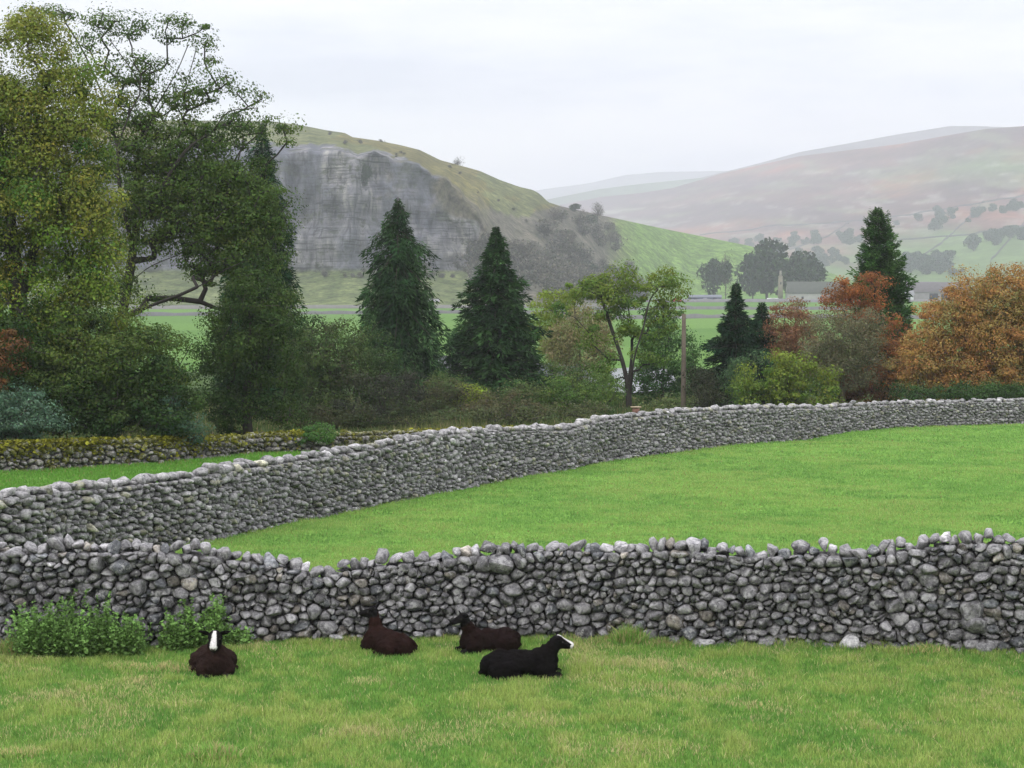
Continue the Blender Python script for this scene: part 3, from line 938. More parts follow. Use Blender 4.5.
def build_loose():
    for px, dd, sz, c, label in ((708, .42, (.13, .10, .07), .42, 'pale flat loose stone lying in the grass at the wall foot'), (852, .42, (.14, .13, .13), .40, 'large pale lichen-covered boulder at the foot of the near wall'),
                                 (990, .40, (.15, .10, .09), .24, 'grey loose stone half sunk in the grass near the right edge'), (334, .42, (.14, .1, .08), .36, 'pale stone at the wall foot between the nettles and the sheep pair')):
        g = gpt(px, NEARD(px) - dd); V, f4, f3 = boulder(18, 11, 10)
        b = MB(); b.add(V * np.array(sz) + g + [0, 0, sz[2] * .55], f4, f3, (c, c * .985, c * .96)); o = b.build('loose_stone', M_STONE, smooth=True)
        setp(o, label, 'stone')
def build_nettles():
    def patch(label, p0, p1, Dn, depth, n, hmax, seed):
        g = gpt((p0 + p1) / 2, Dn)
        e = empty('nettle_patch', tuple(g), label, 'plant', 'nettle patches at the wall foot')
        mb = MB(); C = []; K = []
        for i in range(n):
            px = p0 + (p1 - p0) * rng.random(); D = NEARD(px) - .35 - depth * rng.random()
            b = gpt(px, D)
            f = (px - p0) / (p1 - p0)
            H = hmax * (.35 + .75 * rng.random() ** 1.3) * (.6 + .4 * math.sin(math.pi * min(1, max(0, f * .9 + .05)))) * (.85 + .45 * vnoise(px * .06, seed))
            ln = rng.normal(size=2) * .08
            tip = b + np.array([ln[0], ln[1], H])
            mb.tube([b, (b + tip) / 2 + rng.normal(size=3) * .01, tip], [.004, .0035, .002], 4, (.09, .14, .04))
            m = int(30 * H / .4)
            t = rng.random(m) ** .8
            P = b + (tip - b) * t[:, None] + rng.normal(size=(m, 3)) * np.array([.06, .06, .02]) * (1.15 - t)[:, None]
            C.append(P); base = np.array([.15, .27, .07]) * (.55 + .8 * rng.random())
            K.append(base * (.65 + .6 * t[:, None]) * (.8 + .4 * rng.random((m, 1))))
        mb.build('stem', M_LEAF, e)
        V, Fc, c = leaves(np.concatenate(C), .044, np.concatenate(K), .7, 1.6)
        mesh_np('foliage', V, Fc, M_LEAF, c, e)
    patch('wide clump of green nettles against the near wall at its left end', 12, 140, 23.8, .75, 380, .70, 1.)
    patch('clump of green nettles behind the sheep that faces the camera', 158, 246, 24, .5, 210, .62, 5.)

# ------------------------------------------------------------------ sheep
def sheep(label, px, D, heading, coat, head_yaw=0, head_pitch=-.25, neck=(.62, .60), scale=1.0, sink=.02, blaze=True):
    g = gpt(px, D)
    parts = []    # (p0, p1, r0, r1, squash_y)
    def cap(p0, p1, r0, r1, n=7):
        p0 = np.array(p0, float); p1 = np.array(p1, float)
        for i in range(n):
            t = i / (n - 1); parts.append((p0 + (p1 - p0) * t, np.array([1, 1, 1.]) * (r0 + (r1 - r0) * t)))
    parts.append((np.array([0, 0, .18]), np.array([.44, .225, .185])))
    parts.append((np.array([-.26, 0, .175]), np.array([.23, .24, .185])))
    parts.append((np.array([.27, 0, .20]), np.array([.22, .20, .205])))
    parts.append((np.array([-.42, 0, .16]), np.array([.12, .15, .145])))
    for s in (1, -1):
        parts.append((np.array([-.22, s * .20, .13]), np.array([.22, .11, .14])))
        cap((-.05, s * .27, .06), (-.24, s * .29, .035), .05, .03)
        parts.append((np.array([.30, s * .16, .13]), np.array([.14, .09, .12])))
        cap((.34, s * .15, .07), (.50, s * .13, .05), .055, .038)
        cap((.50, s * .13, .045), (.36, s * .10, .03), .035, .028)
    nx, nz = neck
    cap((.30, 0, .25), (nx - .02, 0, nz - .02), .14, .078, 9)
    cy, sy = math.cos(head_yaw), math.sin(head_yaw)
    hd = np.array([cy * math.cos(head_pitch), sy * math.cos(head_pitch), math.sin(head_pitch)])
    h0 = np.array([nx, 0, nz]) ; h1 = h0 + hd * .175
    parts.append((h0, np.array([.088, .088, .088]) + .008))
    cap(h0, h1, .086, .052, 8)
    cap(h0 - [0, 0, .03] + hd * .05, h1 - [0, 0, .015], .05, .038, 5)
    cap((-.50, 0, .17), (-.53, 0, .08), .04, .03, 4)
    # fused into one skin
    bm_v = []; f4l = []; f3l = []; n = 0
    nu, nv = 20, 11
    f4, f3 = stone_template(nu, nv); th, ph = rock_sphere(nu, nv)
    U = np.stack([np.outer(np.cos(ph), np.cos(th)), np.outer(np.cos(ph), np.sin(th)), np.outer(np.sin(ph), np.ones(nu))], 2).reshape(-1, 3)
    U = np.r_[U, [[0, 0, -1], [0, 0, 1]]]
    for c, r in parts:
        bm_v.append(c + U * r); f4l.append(f4 + n); f3l.append(f3 + n); n += len(U)
    tmp = mesh_np('tmp_body', np.concatenate(bm_v), [np.concatenate(f4l), np.concatenate(f3l)], M_WOOL)
    md = tmp.modifiers.new('r', 'REMESH'); md.mode = 'VOXEL'; md.voxel_size = .014
    ms = tmp.modifiers.new('s', 'SMOOTH'); ms.iterations = 5; ms.factor = .6
    dg = bpy.context.evaluated_depsgraph_get()
    me = bpy.data.meshes.new_from_object(tmp.evaluated_get(dg))
    bpy.data.objects.remove(tmp)
    nV = len(me.vertices); V = np.zeros(nV * 3, np.float32); me.vertices.foreach_get('co', V); V = V.reshape(-1, 3).astype(float)
    NN = np.zeros(nV * 3, np.float32); me.vertices.foreach_get('normal', NN); NN = NN.reshape(-1, 3)
    rel = V - h0; along = rel @ hd; ishead = (np.linalg.norm(rel - np.clip(along, -.02, .3)[:, None] * hd, axis=1) < .115) & (along > -.09)
    wool = np.where(ishead, 0., 1.)
    nz_ = fbm(V[:, 0] * 17, V[:, 1] * 17, V[:, 2] * 17, 3)
    V = V + NN * (wool * .030 * nz_)[:, None]
    col = np.tile(np.array(coat), (nV, 1)) * (1 + .3 * fbm(V[:, 0] * 6, V[:, 1] * 6, V[:, 2] * 6, 3))[:, None]
    # wool colour turns paler and browner towards the top of the back
    bl = np.clip((V[:, 2] - .30) * 4, 0, 1)[:, None] * wool[:, None] * .5
    col = col * (1 - bl) + col * np.array([1.7, 1.35, 1.15]) * bl
    col[ishead] = (.010, .009, .009)
    legs = (V[:, 2] < .10) & (V[:, 0] > .3); col[legs] = (.012, .011, .010)
    side = np.cross(hd, [0, 0, 1.0]); side /= np.linalg.norm(side); upv = np.cross(side, hd)
    if blaze == 'chin':
        m = ishead & (along > .10) & ((rel @ upv) < -.028); col[m] = (.55, .52, .50)
        m = ishead & (along > .225); col[m] = (.45, .42, .40)
    elif blaze:
        lat = rel @ side; upc = rel @ upv
        m = ishead & (upc > .0) & (np.abs(lat) < .020 + .022 * np.clip(along * 7, 0, 1)) & (along > -.03)
        m |= ishead & (along > .175)
        col[m] = (.72, .69, .66)
        nose = ishead & (along > .212) & (upc < .015) & (np.abs(lat) < .03); col[nose] = (.10, .08, .08)
        mouth = ishead & (along > .15) & (upc < -.034) & (upc > -.042); col[mouth] = (.03, .02, .02)
    ca, sa = math.cos(heading), math.sin(heading)
    R = np.array([[ca, -sa, 0], [sa, ca, 0], [0, 0, 1]])
    e = empty('sheep', tuple(g - [0, 0, sink]), label, 'sheep', 'dark sheep lying by the wall')
    e.rotation_euler = (0, 0, heading); e.scale = (scale,) * 3
    me.vertices.foreach_set('co', V.astype(np.float32).ravel())
    a = me.color_attributes.new('Col', 'FLOAT_COLOR', 'POINT'); cc = np.ones((nV, 4), np.float32); cc[:, :3] = col.clip(.003, .9)
    a.data.foreach_set('color', cc.ravel())
    me.materials.clear(); me.materials.append(M_WOOL)
    me.polygons.foreach_set('use_smooth', np.ones(len(me.polygons), bool)); me.update()
    o = bpy.data.objects.new('body', me); COL.objects.link(o); o.parent = e
    for s in (1, -1):
        # ear: cupped leaf
        nn = 9; root = h0 + side * s * .062 + upv * .052 - hd * .012
        dirv = side * s * .93 + upv * .30 - hd * .12; dirv /= np.linalg.norm(dirv)
        wv = np.cross(dirv, hd); wv /= np.linalg.norm(wv)
        P = []
        for i in range(nn):
            t = i / (nn - 1); w = .036 * math.sin(math.pi * min(1, .12 + .88 * t)) ** .8 * (1.1 - .3 * t) + .003
            c = root + dirv * .155 * t - upv * .02 * t * t
            for k in range(8):
                an = k * math.pi / 4
                P.append(c + wv * w * math.cos(an) + hd * (.009 * math.sin(an) + .012 * abs(math.cos(an)) * (1 - t)))
        f = [[i * 8 + k, i * 8 + (k + 1) % 8, (i + 1) * 8 + (k + 1) % 8, (i + 1) * 8 + k] for i in range(nn - 1) for k in range(8)]
        f += [[(nn - 1) * 8 + k for k in (0, 1, 2, 3)], [(nn - 1) * 8 + k for k in (3, 4, 5, 0)], [(nn - 1) * 8 + k for k in (5, 6, 7, 0)]]
        mesh_np('ear', np.array(P), np.array(f), M_WOOL, np.tile([.011, .010, .010], (len(P), 1)), e, True, local=False)
        c = h0 + hd * .055 + side * s * .066 + upv * .022
        mesh_np('eye', c + U * .012, [f4, f3], M_EYE, np.tile([.02, .012, .008], (len(U), 1)), e, True, local=False)
    return e
M_EYE = mat_simple('eye_surface', .15, 6, .01, 0, .6)

def build_sheep():
    sheep('black-brown sheep facing the camera with a white blaze, beside the nettles', 211, 22.55, -math.pi / 2 + .22, (.022, .0125, .0105), -.22, -.62, (.36, .56), .97)
    sheep('black sheep lying in profile with its head raised to the right, nearest of the four', 521, 22.15, .04, (.006, .005, .005), 0, -.28, (.48, .47), .95)
    sheep('brown-black sheep facing left against the wall, behind the black one in profile', 489, 23.7, math.radians(203), (.014, .008, .0072), 0, -.30, (.44, .56), .84, blaze='chin')
    sheep('rusty brown sheep lying against the wall turned away, without a white blaze', 387, 23.7, math.radians(130), (.019, .0095, .008), .6, -.1, (.40, .58), .86, blaze=False)

# ------------------------------------------------------------------ trees in the middle distance
OLIVE = [(.055, .075, .02), (.09, .11, .025), (.16, .17, .03), (.07, .10, .022)]
DKG = [(.02, .038, .014), (.03, .055, .017), (.045, .075, .022)]
def build_trees():
    # yellow-green tree at the left edge
    lob = [(25, 60, 45, 42), (60, 95, 45, 45), (10, 130, 55, 55), (70, 160, 42, 50), (20, 215, 65, 55), (75, 240, 38, 50), (30, 300, 62, 45), (-50, 120, 60, 90), (-60, 260, 60, 90), (45, 28, 20, 18), (85, 130, 25, 30), (95, 270, 26, 40), (80, 320, 50, 30), (20, 20, 22, 16), (85, 200, 30, 40)]
    broadleaf('broadleaf_tree', 'tall yellow-green leafy tree filling the left edge, turning gold at the top', 'tree', 62, 30, lob,
              [(.035, .08, .016), (.065, .125, .022), (.10, .165, .027), (.20, .17, .03), (.05, .11, .02), (.13, .185, .03)], spacing=.66, crad=.6, per=84, leaf=.125, rtrunk=.38, pal_top=(.185, .185, .04), shell=.55, dens=.72, colspread=.42, flat=.75)
    # sycamore with open limbs
    lob = [(60, 14, 34, 9), (105, 18, 30, 10), (140, 26, 30, 10), (180, 32, 26, 10), (200, 42, 16, 9), (215, 80, 18, 6), (235, 88, 26, 9), (262, 104, 18, 9), (276, 122, 12, 10), (284, 136, 10, 9),
           (175, 20, 12, 6), (210, 66, 10, 6), (100, 45, 22, 14), (150, 66, 22, 7), (132, 80, 22, 8), (190, 92, 18, 6), (240, 118, 16, 7),
           (110, 110, 34, 20), (150, 122, 30, 16), (185, 128, 22, 10), (115, 150, 26, 22), (160, 165, 30, 20), (200, 175, 32, 18), (235, 170, 26, 16), (265, 205, 26, 24),
           (240, 215, 34, 26), (205, 220, 26, 22), (175, 205, 24, 18), (140, 205, 22, 18), (245, 262, 34, 24), (272, 255, 20, 26), (215, 262, 22, 14), (262, 300, 26, 22), (232, 300, 22, 20), (150, 240, 14, 8), (160, 298, 16, 4), (170, 145, 60, 30), (215, 195, 60, 40), (150, 190, 45, 40), (230, 240, 50, 50), (130, 70, 40, 14), (180, 95, 40, 18), (230, 130, 40, 20), (140, 225, 40, 30), (185, 240, 40, 24), (120, 280, 26, 26), (250, 215, 40, 50)]
    limbs = [[(120, 430), (118, 360), (122, 318), (128, 285), (133, 250), (138, 225)],
             [(122, 318), (150, 306, -1), (180, 295, -2), (205, 283, -2), (225, 270, -3), (248, 260, -3)],
             [(128, 285), (145, 270, 1), (160, 262, 1), (178, 255, 2)],
             [(138, 225), (158, 195, -1), (175, 165, -1), (192, 145, -1), (212, 132, -1), (228, 112, -2), (258, 108, -3)], [(138, 225), (152, 185, 2), (165, 158, 3), (160, 130, 3), (185, 85, 2), (196, 50, 2)],
             [(133, 250), (136, 180, 1), (140, 150, 1), (146, 125, 0), (175, 75, -1), (188, 45, -1)], [(133, 250), (120, 190, -1), (118, 150, -1), (130, 112, -1), (140, 85, -1), (110, 40, -2)],
             [(118, 150, -1), (108, 110, 1), (85, 55, 1), (65, 22, 1)], [(192, 145, -1), (215, 150, 1), (240, 138, 2), (262, 128, 2)]]
    broadleaf('sycamore_tree', 'tall open-crowned dark tree with bare spreading limbs showing through thin leaves', 'tree', 74, 120, lob,
              [(.036, .062, .018), (.055, .088, .022), (.075, .115, .026), (.095, .115, .03)], spacing=.52, crad=.58, per=30, leaf=.13, limbs=limbs, rtrunk=.22, shell=.1, dens=.82, flat=.5, bark=(.045, .04, .035), depthf=.8, rtip=.026)
    # dark spreading bush-tree under it
    broadleaf('rhododendron', 'dark green spreading shrub mass below the open-crowned tree', 'shrub', 61, 110,
              [(60, 372, 60, 48), (110, 362, 60, 42), (40, 415, 50, 20), (130, 425, 60, 14), (150, 352, 38, 34), (170, 400, 34, 34), (95, 405, 60, 30), (30, 330, 40, 30), (120, 400, 60, 34), (20, 380, 60, 46), (90, 330, 45, 20), (165, 385, 30, 38)],
              [(.025, .05, .016), (.04, .07, .02), (.06, .085, .022), (.085, .11, .025)], spacing=.6, crad=.5, per=50, leaf=.12, rtrunk=.14, dens=1.0, shell=.5)
    broadleaf('yew_tree', 'dark green tree hanging to the ground at the right of the big left group', 'tree', 70, 250,
              [(245, 330, 42, 40), (275, 325, 26, 45), (230, 370, 36, 45), (270, 385, 34, 42), (225, 405, 28, 28), (255, 290, 30, 30)],
              [(.02, .04, .013), (.035, .06, .017), (.055, .085, .02), (.03, .055, .015)], spacing=.6, crad=.52, per=52, leaf=.12, rtrunk=.2, dens=1.0, shell=.5)
    conifer('spruce_tree', 'dark spruce whose top shows above the big left group beside the cliff', 96, 262, 122, [(0, 42), (.5, 30), (.8, 18), (.93, 9), (1, 1)],
            [(.012, .030, .017), (.018, .04, .022)], droop=.45, nbr=300, spray=.5, per=60)
    broadleaf('copper_shrub', 'rusty brown leafed shrub at the left edge between green trees', 'shrub', 59, 2, [(5, 350, 22, 24), (-15, 370, 30, 25)],
              [(.16, .06, .025), (.10, .05, .025), (.20, .09, .03)], spacing=.5, crad=.45, per=34, leaf=.13, rtrunk=.1, dens=.8)
    blue = [(.05, .09, .06), (.075, .125, .085), (.10, .155, .11)]
    broadleaf('glaucous_shrub', 'bluish green rounded shrub at the left edge behind the mossy wall', 'shrub', 58, 22, [(18, 415, 36, 26), (-10, 420, 30, 28), (38, 425, 22, 14)], blue, spacing=.35, crad=.32, per=34, leaf=.10, rtrunk=.08, dens=.9)
    broadleaf('glaucous_shrub', 'bluish green pointed shrub behind the mossy wall, between dark trees', 'shrub', 61, 176, [(176, 418, 14, 26), (165, 428, 18, 14), (195, 430, 16, 12)], blue, spacing=.35, crad=.3, per=30, leaf=.10, rtrunk=.06, dens=.9)
    broadleaf('small_shrub', 'small round green shrub growing through the mossy wall', 'shrub', MOSSD(316) - .6, 316, [(316, 434, 22, 9), (305, 437, 12, 7)], [(.05, .11, .03), (.08, .15, .04)], spacing=.3, crad=.25, per=30, leaf=.08, rtrunk=.04)
    # brown-green bushes G
    g = 'bushes along the foot of the garden trees'
    broadleaf('green_bush', 'dense green thicket filling in below the pale straw-coloured tree', 'bush', 112, 560, [(552, 385, 20, 24), (590, 382, 24, 18), (612, 392, 16, 14)], [(.045, .09, .025), (.07, .12, .03), (.10, .13, .04)], spacing=.6, crad=.55, per=34, leaf=.14, rtrunk=.08, dens=1.2, group=g)
    broadleaf('green_bush', 'broad mid green thicket between the two large dark conifers and the wall', 'bush', 97, 452, [(440, 392, 24, 20), (470, 400, 26, 16), (520, 398, 26, 14)], [(.05, .08, .025), (.07, .10, .03), (.08, .08, .035)], spacing=.6, crad=.55, per=34, leaf=.14, rtrunk=.08, dens=1.2, group=g)
    ol = [(.03, .055, .02), (.05, .08, .025), (.07, .10, .03), (.05, .05, .028)]
    broadleaf('thorn_bush', 'large dull olive thorn bush left of the drooping conifer', 'bush', 92, 335, [(325, 350, 34, 30), (350, 360, 40, 38), (320, 395, 38, 34), (385, 390, 30, 34), (300, 370, 22, 40)], ol, spacing=.7, crad=.6, per=32, leaf=.15, rtrunk=.12, dens=1.25, group=g)
    broadleaf('thorn_bush', 'purplish brown twiggy bush at the foot of the drooping conifer', 'bush', 88, 385, [(378, 400, 34, 24), (352, 412, 24, 16), (405, 395, 18, 30)], [(.032, .034, .025), (.045, .042, .032), (.055, .07, .03)], spacing=.6, crad=.55, per=26, leaf=.13, rtrunk=.12, group=g)
    broadleaf('thorn_bush', 'low brown and green bush between the two tall conifers', 'bush', 92, 435, [(430, 405, 26, 18), (455, 400, 22, 20), (420, 415, 25, 12)], [(.06, .065, .03), (.08, .07, .04), (.05, .07, .025)], spacing=.55, crad=.5, per=30, leaf=.13, rtrunk=.1, group=g)
    broadleaf('golden_bush', 'small bright yellow-green bush between the tall conifers', 'bush', 93, 472, [(472, 396, 14, 13), (468, 406, 14, 10)], [(.14, .19, .025), (.20, .23, .03)], spacing=.4, crad=.4, per=34, leaf=.12, rtrunk=.08)
    broadleaf('thorn_bush', 'low brown bramble bush before the dense dark conifer', 'bush', 88, 515, [(500, 408, 34, 16), (530, 412, 30, 12), (480, 415, 28, 10)], [(.07, .07, .035), (.10, .08, .045), (.05, .075, .025)], spacing=.5, crad=.45, per=28, leaf=.12, rtrunk=.1, group=g)
    broadleaf('green_bush', 'mid green bush below the grey roofed shed', 'bush', 98, 575, [(560, 395, 28, 18), (590, 400, 28, 16), (548, 408, 22, 14), (605, 385, 14, 12)], [(.05, .10, .025), (.08, .13, .03), (.11, .14, .035)], spacing=.55, crad=.5, per=32, leaf=.13, rtrunk=.1, group=g)
    broadleaf('thorn_bush', 'dark low thicket behind the mossy wall, below the large olive thorn bush', 'bush', 80, 335, [(300, 418, 26, 14), (335, 422, 28, 12), (372, 421, 26, 12), (405, 418, 22, 12)], [(.028, .04, .018), (.045, .055, .022), (.06, .055, .028)], spacing=.5, crad=.45, per=32, leaf=.12, rtrunk=.06, dens=1.2, group=g)
    broadleaf('thorn_bush', 'low straw and green scrub just over the long wall between the conifers', 'bush', 86, 500, [(440, 418, 26, 9), (485, 417, 28, 10), (540, 416, 28, 9), (585, 411, 24, 8)], [(.06, .075, .03), (.09, .09, .045), (.05, .085, .03)], spacing=.5, crad=.42, per=32, leaf=.12, rtrunk=.05, dens=1.2, group=g)
    # conifers
    conifer('spruce_tree', 'tall narrow conifer with drooping branches, left of the cone-shaped one', 105, 398, 197, [(0, 30), (.1, 36), (.45, 36), (.62, 32), (.8, 25), (.92, 14), (1, 1)],
            [(.018, .036, .018), (.028, .05, .024), (.042, .068, .034)], droop=.75, nbr=230, spray=.55, per=80, ragged=.26)
    conifer('spruce_tree', 'dense dark cone-shaped conifer standing beside the drooping one', 110, 496, 226, [(0, 46), (.12, 57), (.25, 50), (.5, 38), (.75, 19), (.9, 9), (1, 1)],
            [(.018, .036, .016), (.026, .05, .021), (.036, .062, .027)], droop=.32, nbr=300, spray=.58, per=84, ragged=.17)
    # J
    yg = [(.05, .105, .022), (.075, .14, .026), (.12, .175, .03), (.06, .12, .025)]
    broadleaf('ash_tree', 'yellow-green tree with forked bare trunks right of the dark conifers', 'tree', 108, 629,
              [(585, 290, 22, 14), (600, 277, 18, 10), (622, 270, 12, 10), (640, 282, 16, 9), (662, 280, 16, 12), (668, 300, 12, 20), (645, 305, 14, 10), (567, 300, 14, 12), (612, 300, 14, 12), (600, 318, 12, 9), (590, 335, 10, 14), (630, 328, 16, 9), (655, 330, 14, 12), (612, 352, 10, 14), (648, 356, 18, 12), (605, 375, 12, 12), (622, 305, 10, 26)],
              yg, spacing=.66, crad=.55, per=44, leaf=.18, shell=.2, dens=1.15, rtrunk=.19, flat=.65, rtip=.016, bark=(.04, .036, .03),
              limbs=[[(629, 410), (628, 388), (622, 360), (612, 330), (602, 300)], [(628, 388), (632, 350, 1), (630, 320, 1), (625, 285, 1)], [(630, 395), (634, 360, -1), (644, 325, -1), (650, 300, -1), (662, 285, -1)],
                     [(627, 380), (612, 372, -1), (598, 368, -1), (590, 360, -1)], [(626, 392), (610, 382, 1), (598, 380, 2)], [(644, 325, -1), (655, 315, -2), (668, 300, -2)]], pal_top=(.14, .175, .03))
    broadleaf('green_tree', 'darker green tree between the forked trunks and the wooden pole', 'tree', 116, 662, [(662, 335, 22, 26), (655, 372, 24, 24), (682, 365, 18, 32), (640, 385, 16, 16), (668, 395, 24, 12), (695, 385, 16, 20)], [(.03, .07, .022), (.045, .095, .028), (.06, .11, .03)], spacing=.75, crad=.6, per=38, leaf=.18, rtrunk=.12, dens=.9, shell=.3)
    broadleaf('willow_tree', 'pale straw-coloured weeping tree beside the forked trunks', 'tree', 122, 580, [(582, 326, 28, 20), (562, 345, 18, 22), (604, 342, 14, 22), (580, 350, 26, 20), (565, 365, 14, 10)], [(.20, .17, .09), (.25, .20, .11), (.17, .16, .07)], spacing=.75, crad=.6, per=36, leaf=.16, rtrunk=.08, dens=1.5, flat=1.1, shell=.3)
    broadleaf('yellow_tree', 'yellow-green rounded tree just right of the dense conifer', 'tree', 128, 556, [(558, 303, 20, 16), (545, 318, 20, 22), (548, 345, 16, 22)], [(.14, .19, .03), (.19, .22, .035)], spacing=.75, crad=.6, per=34, leaf=.19, rtrunk=.14)
    # grassy herbs right of J
    broadleaf('pale_shrub', 'pale green low shrub at the foot of the wooden pole', 'bush', 102, 690, [(690, 402, 24, 8), (665, 405, 20, 7), (712, 398, 14, 10)], [(.13, .15, .06), (.10, .14, .045), (.18, .17, .09)], spacing=.5, crad=.45, per=28, leaf=.13, rtrunk=.05, group=g)
    # M dark conifers
    conifer('fir_tree', 'dark bluish fir with a ragged tip right of the wooden pole', 104, 736, 283, [(0, 30), (.2, 32), (.5, 22), (.75, 11), (.9, 6), (1, 1)], [(.012, .028, .018), (.02, .038, .024)], droop=.2, nbr=180, spray=.5, per=70, ragged=.38)
    conifer('fir_tree', 'smaller dark fir beside the ragged one, next to the reddish tree', 108, 762, 302, [(0, 22), (.3, 22), (.6, 14), (.85, 6), (1, 1)], [(.012, .028, .018), (.02, .038, .024)], droop=.25, nbr=200, spray=.5, per=50, ragged=.3)
    broadleaf('dark_bush', 'dark brownish bush between the wooden pole and the fir', 'bush', 99, 705, [(703, 385, 14, 22), (715, 398, 16, 10)], [(.03, .035, .02), (.05, .05, .028)], spacing=.5, crad=.5, per=28, leaf=.14, rtrunk=.08, group=g)
    # N
    broadleaf('golden_bush', 'large yellow-green bush just behind the long wall', 'bush', 96, 790, [(775, 362, 16, 14), (795, 366, 18, 14), (757, 378, 22, 16), (780, 382, 24, 14), (812, 380, 22, 16), (833, 394, 22, 12), (765, 396, 24, 12), (800, 396, 34, 13), (745, 392, 12, 10)], [(.05, .10, .022), (.10, .16, .025), (.12, .15, .025), (.145, .16, .025)], spacing=.62, crad=.55, per=44, leaf=.17, rtrunk=.14, dens=.8, pal_top=(.145, .17, .026), shell=.7)
    broadleaf('green_bush', 'grey-green bush at the left end of the large golden one', 'bush', 99, 738, [(738, 380, 16, 22), (750, 362, 16, 12), (730, 398, 14, 10)], [(.05, .09, .04), (.08, .12, .05)], spacing=.55, crad=.5, per=34, leaf=.14, rtrunk=.08, group=g)
    # O
    rd = [(.17, .06, .03), (.23, .09, .04), (.13, .08, .035)]
    broadleaf('maple_tree', 'dusky pink-brown tree behind the golden bush', 'tree', 106, 792, [(790, 325, 20, 28), (803, 345, 22, 26), (782, 345, 14, 22), (795, 365, 20, 16)], [(.17, .075, .045), (.22, .10, .06), (.15, .09, .045)], spacing=.6, crad=.55, per=38, leaf=.13, rtrunk=.10, dens=1.1)
    broadleaf('maple_tree', 'flame orange-red tree before the tall thin conifer', 'tree', 108, 850, [(845, 290, 20, 13), (868, 286, 18, 14), (858, 306, 26, 14), (834, 300, 12, 12), (874, 318, 14, 14), (846, 322, 16, 10)], [(.24, .065, .03), (.30, .105, .035), (.17, .065, .025), (.24, .095, .035)], spacing=.55, crad=.5, per=32, leaf=.15, rtrunk=.14, dens=.65, shell=.2, bark=(.05, .04, .035))
    broadleaf('bare_tree', 'thinly leafed olive-grey twiggy tree between the pink-brown and red trees', 'tree', 101, 842, [(840, 340, 36, 30), (850, 365, 34, 26), (825, 360, 22, 26), (870, 335, 16, 26)], [(.11, .11, .06), (.15, .13, .08), (.12, .11, .06)], spacing=.58, crad=.55, per=26, leaf=.12, rtrunk=.12, dens=1.2, bark=(.13, .11, .08), shell=.2)
    broadleaf('maple_tree', 'rust red tree between the twiggy tree and the large orange tree', 'tree', 103, 892, [(890, 340, 20, 22), (895, 365, 22, 24), (875, 385, 26, 20), (900, 390, 16, 14)], [(.20, .07, .03), (.27, .11, .035), (.15, .07, .03), (.06, .05, .025)], spacing=.6, crad=.52, per=34, leaf=.15, rtrunk=.13, dens=.75)
    broadleaf('maple_tree', 'dark wine-red low tree above the golden bush', 'tree', 102, 836, [(825, 362, 16, 10), (850, 385, 22, 16)], [(.12, .035, .03), (.16, .06, .03), (.18, .11, .03)], spacing=.5, crad=.45, per=34, leaf=.13, rtrunk=.1)
    conifer('cypress_tree', 'tall narrow dark green conifer rising above the red autumn trees', 118, 884, 210, [(0, 22), (.35, 26), (.55, 25), (.75, 18), (.88, 12), (.96, 7), (1, 1)], [(.026, .055, .018), (.04, .075, .023), (.055, .09, .03)], droop=-.25, nbr=330, spray=.5, per=84, ragged=.18, lean=-6)
    orange = [(.22, .15, .055), (.31, .165, .055), (.31, .135, .05), (.31, .195, .07), (.16, .14, .05), (.33, .21, .085)]
    broadleaf('beech_tree', 'large rounded orange-brown tree at the right edge behind the wall', 'tree', 97, 985, [(985, 305, 40, 28), (1015, 290, 30, 26), (950, 325, 34, 28), (1000, 340, 50, 34), (940, 360, 40, 28), (925, 380, 26, 16), (985, 375, 60, 24), (1045, 320, 40, 50), (1050, 370, 40, 30), (915, 345, 16, 12)],
              orange, spacing=.6, crad=.55, per=48, leaf=.135, rtrunk=.2, dens=.95, shell=.5)
    broadleaf('green_bush', 'dark green low bush under the large orange tree', 'bush', 93, 985, [(975, 392, 38, 8), (1010, 392, 30, 8), (915, 394, 22, 8)], [(.03, .06, .02), (.05, .09, .025)], spacing=.4, crad=.4, per=30, leaf=.12, rtrunk=.05, group=g)

# ------------------------------------------------------------------ hills
def polar_hill(name, pxs, rows_fn, mat, colfn, kind='structure', noise_amp=0, label=None):
    """rows_fn(px) -> list of (D, pixel y); rows share count"""
    G = []
    for px in pxs:
        G.append([at(px, y, D) for D, y in rows_fn(px)])
    G = np.array(G)            # (cols, rows, 3)
    nc, nr = G.shape[:2]
    P = G.reshape(-1, 3)
    i = np.arange(nc - 1)[:, None] * nr + np.arange(nr - 1)[None]
    Fc = np.stack([i, i + nr, i + nr + 1, i + 1], 2).reshape(-1, 4)
    c = colfn(G).reshape(-1, 3)
    o = mesh_np(name, P, Fc, mat, c, smooth=True)
    return o, G

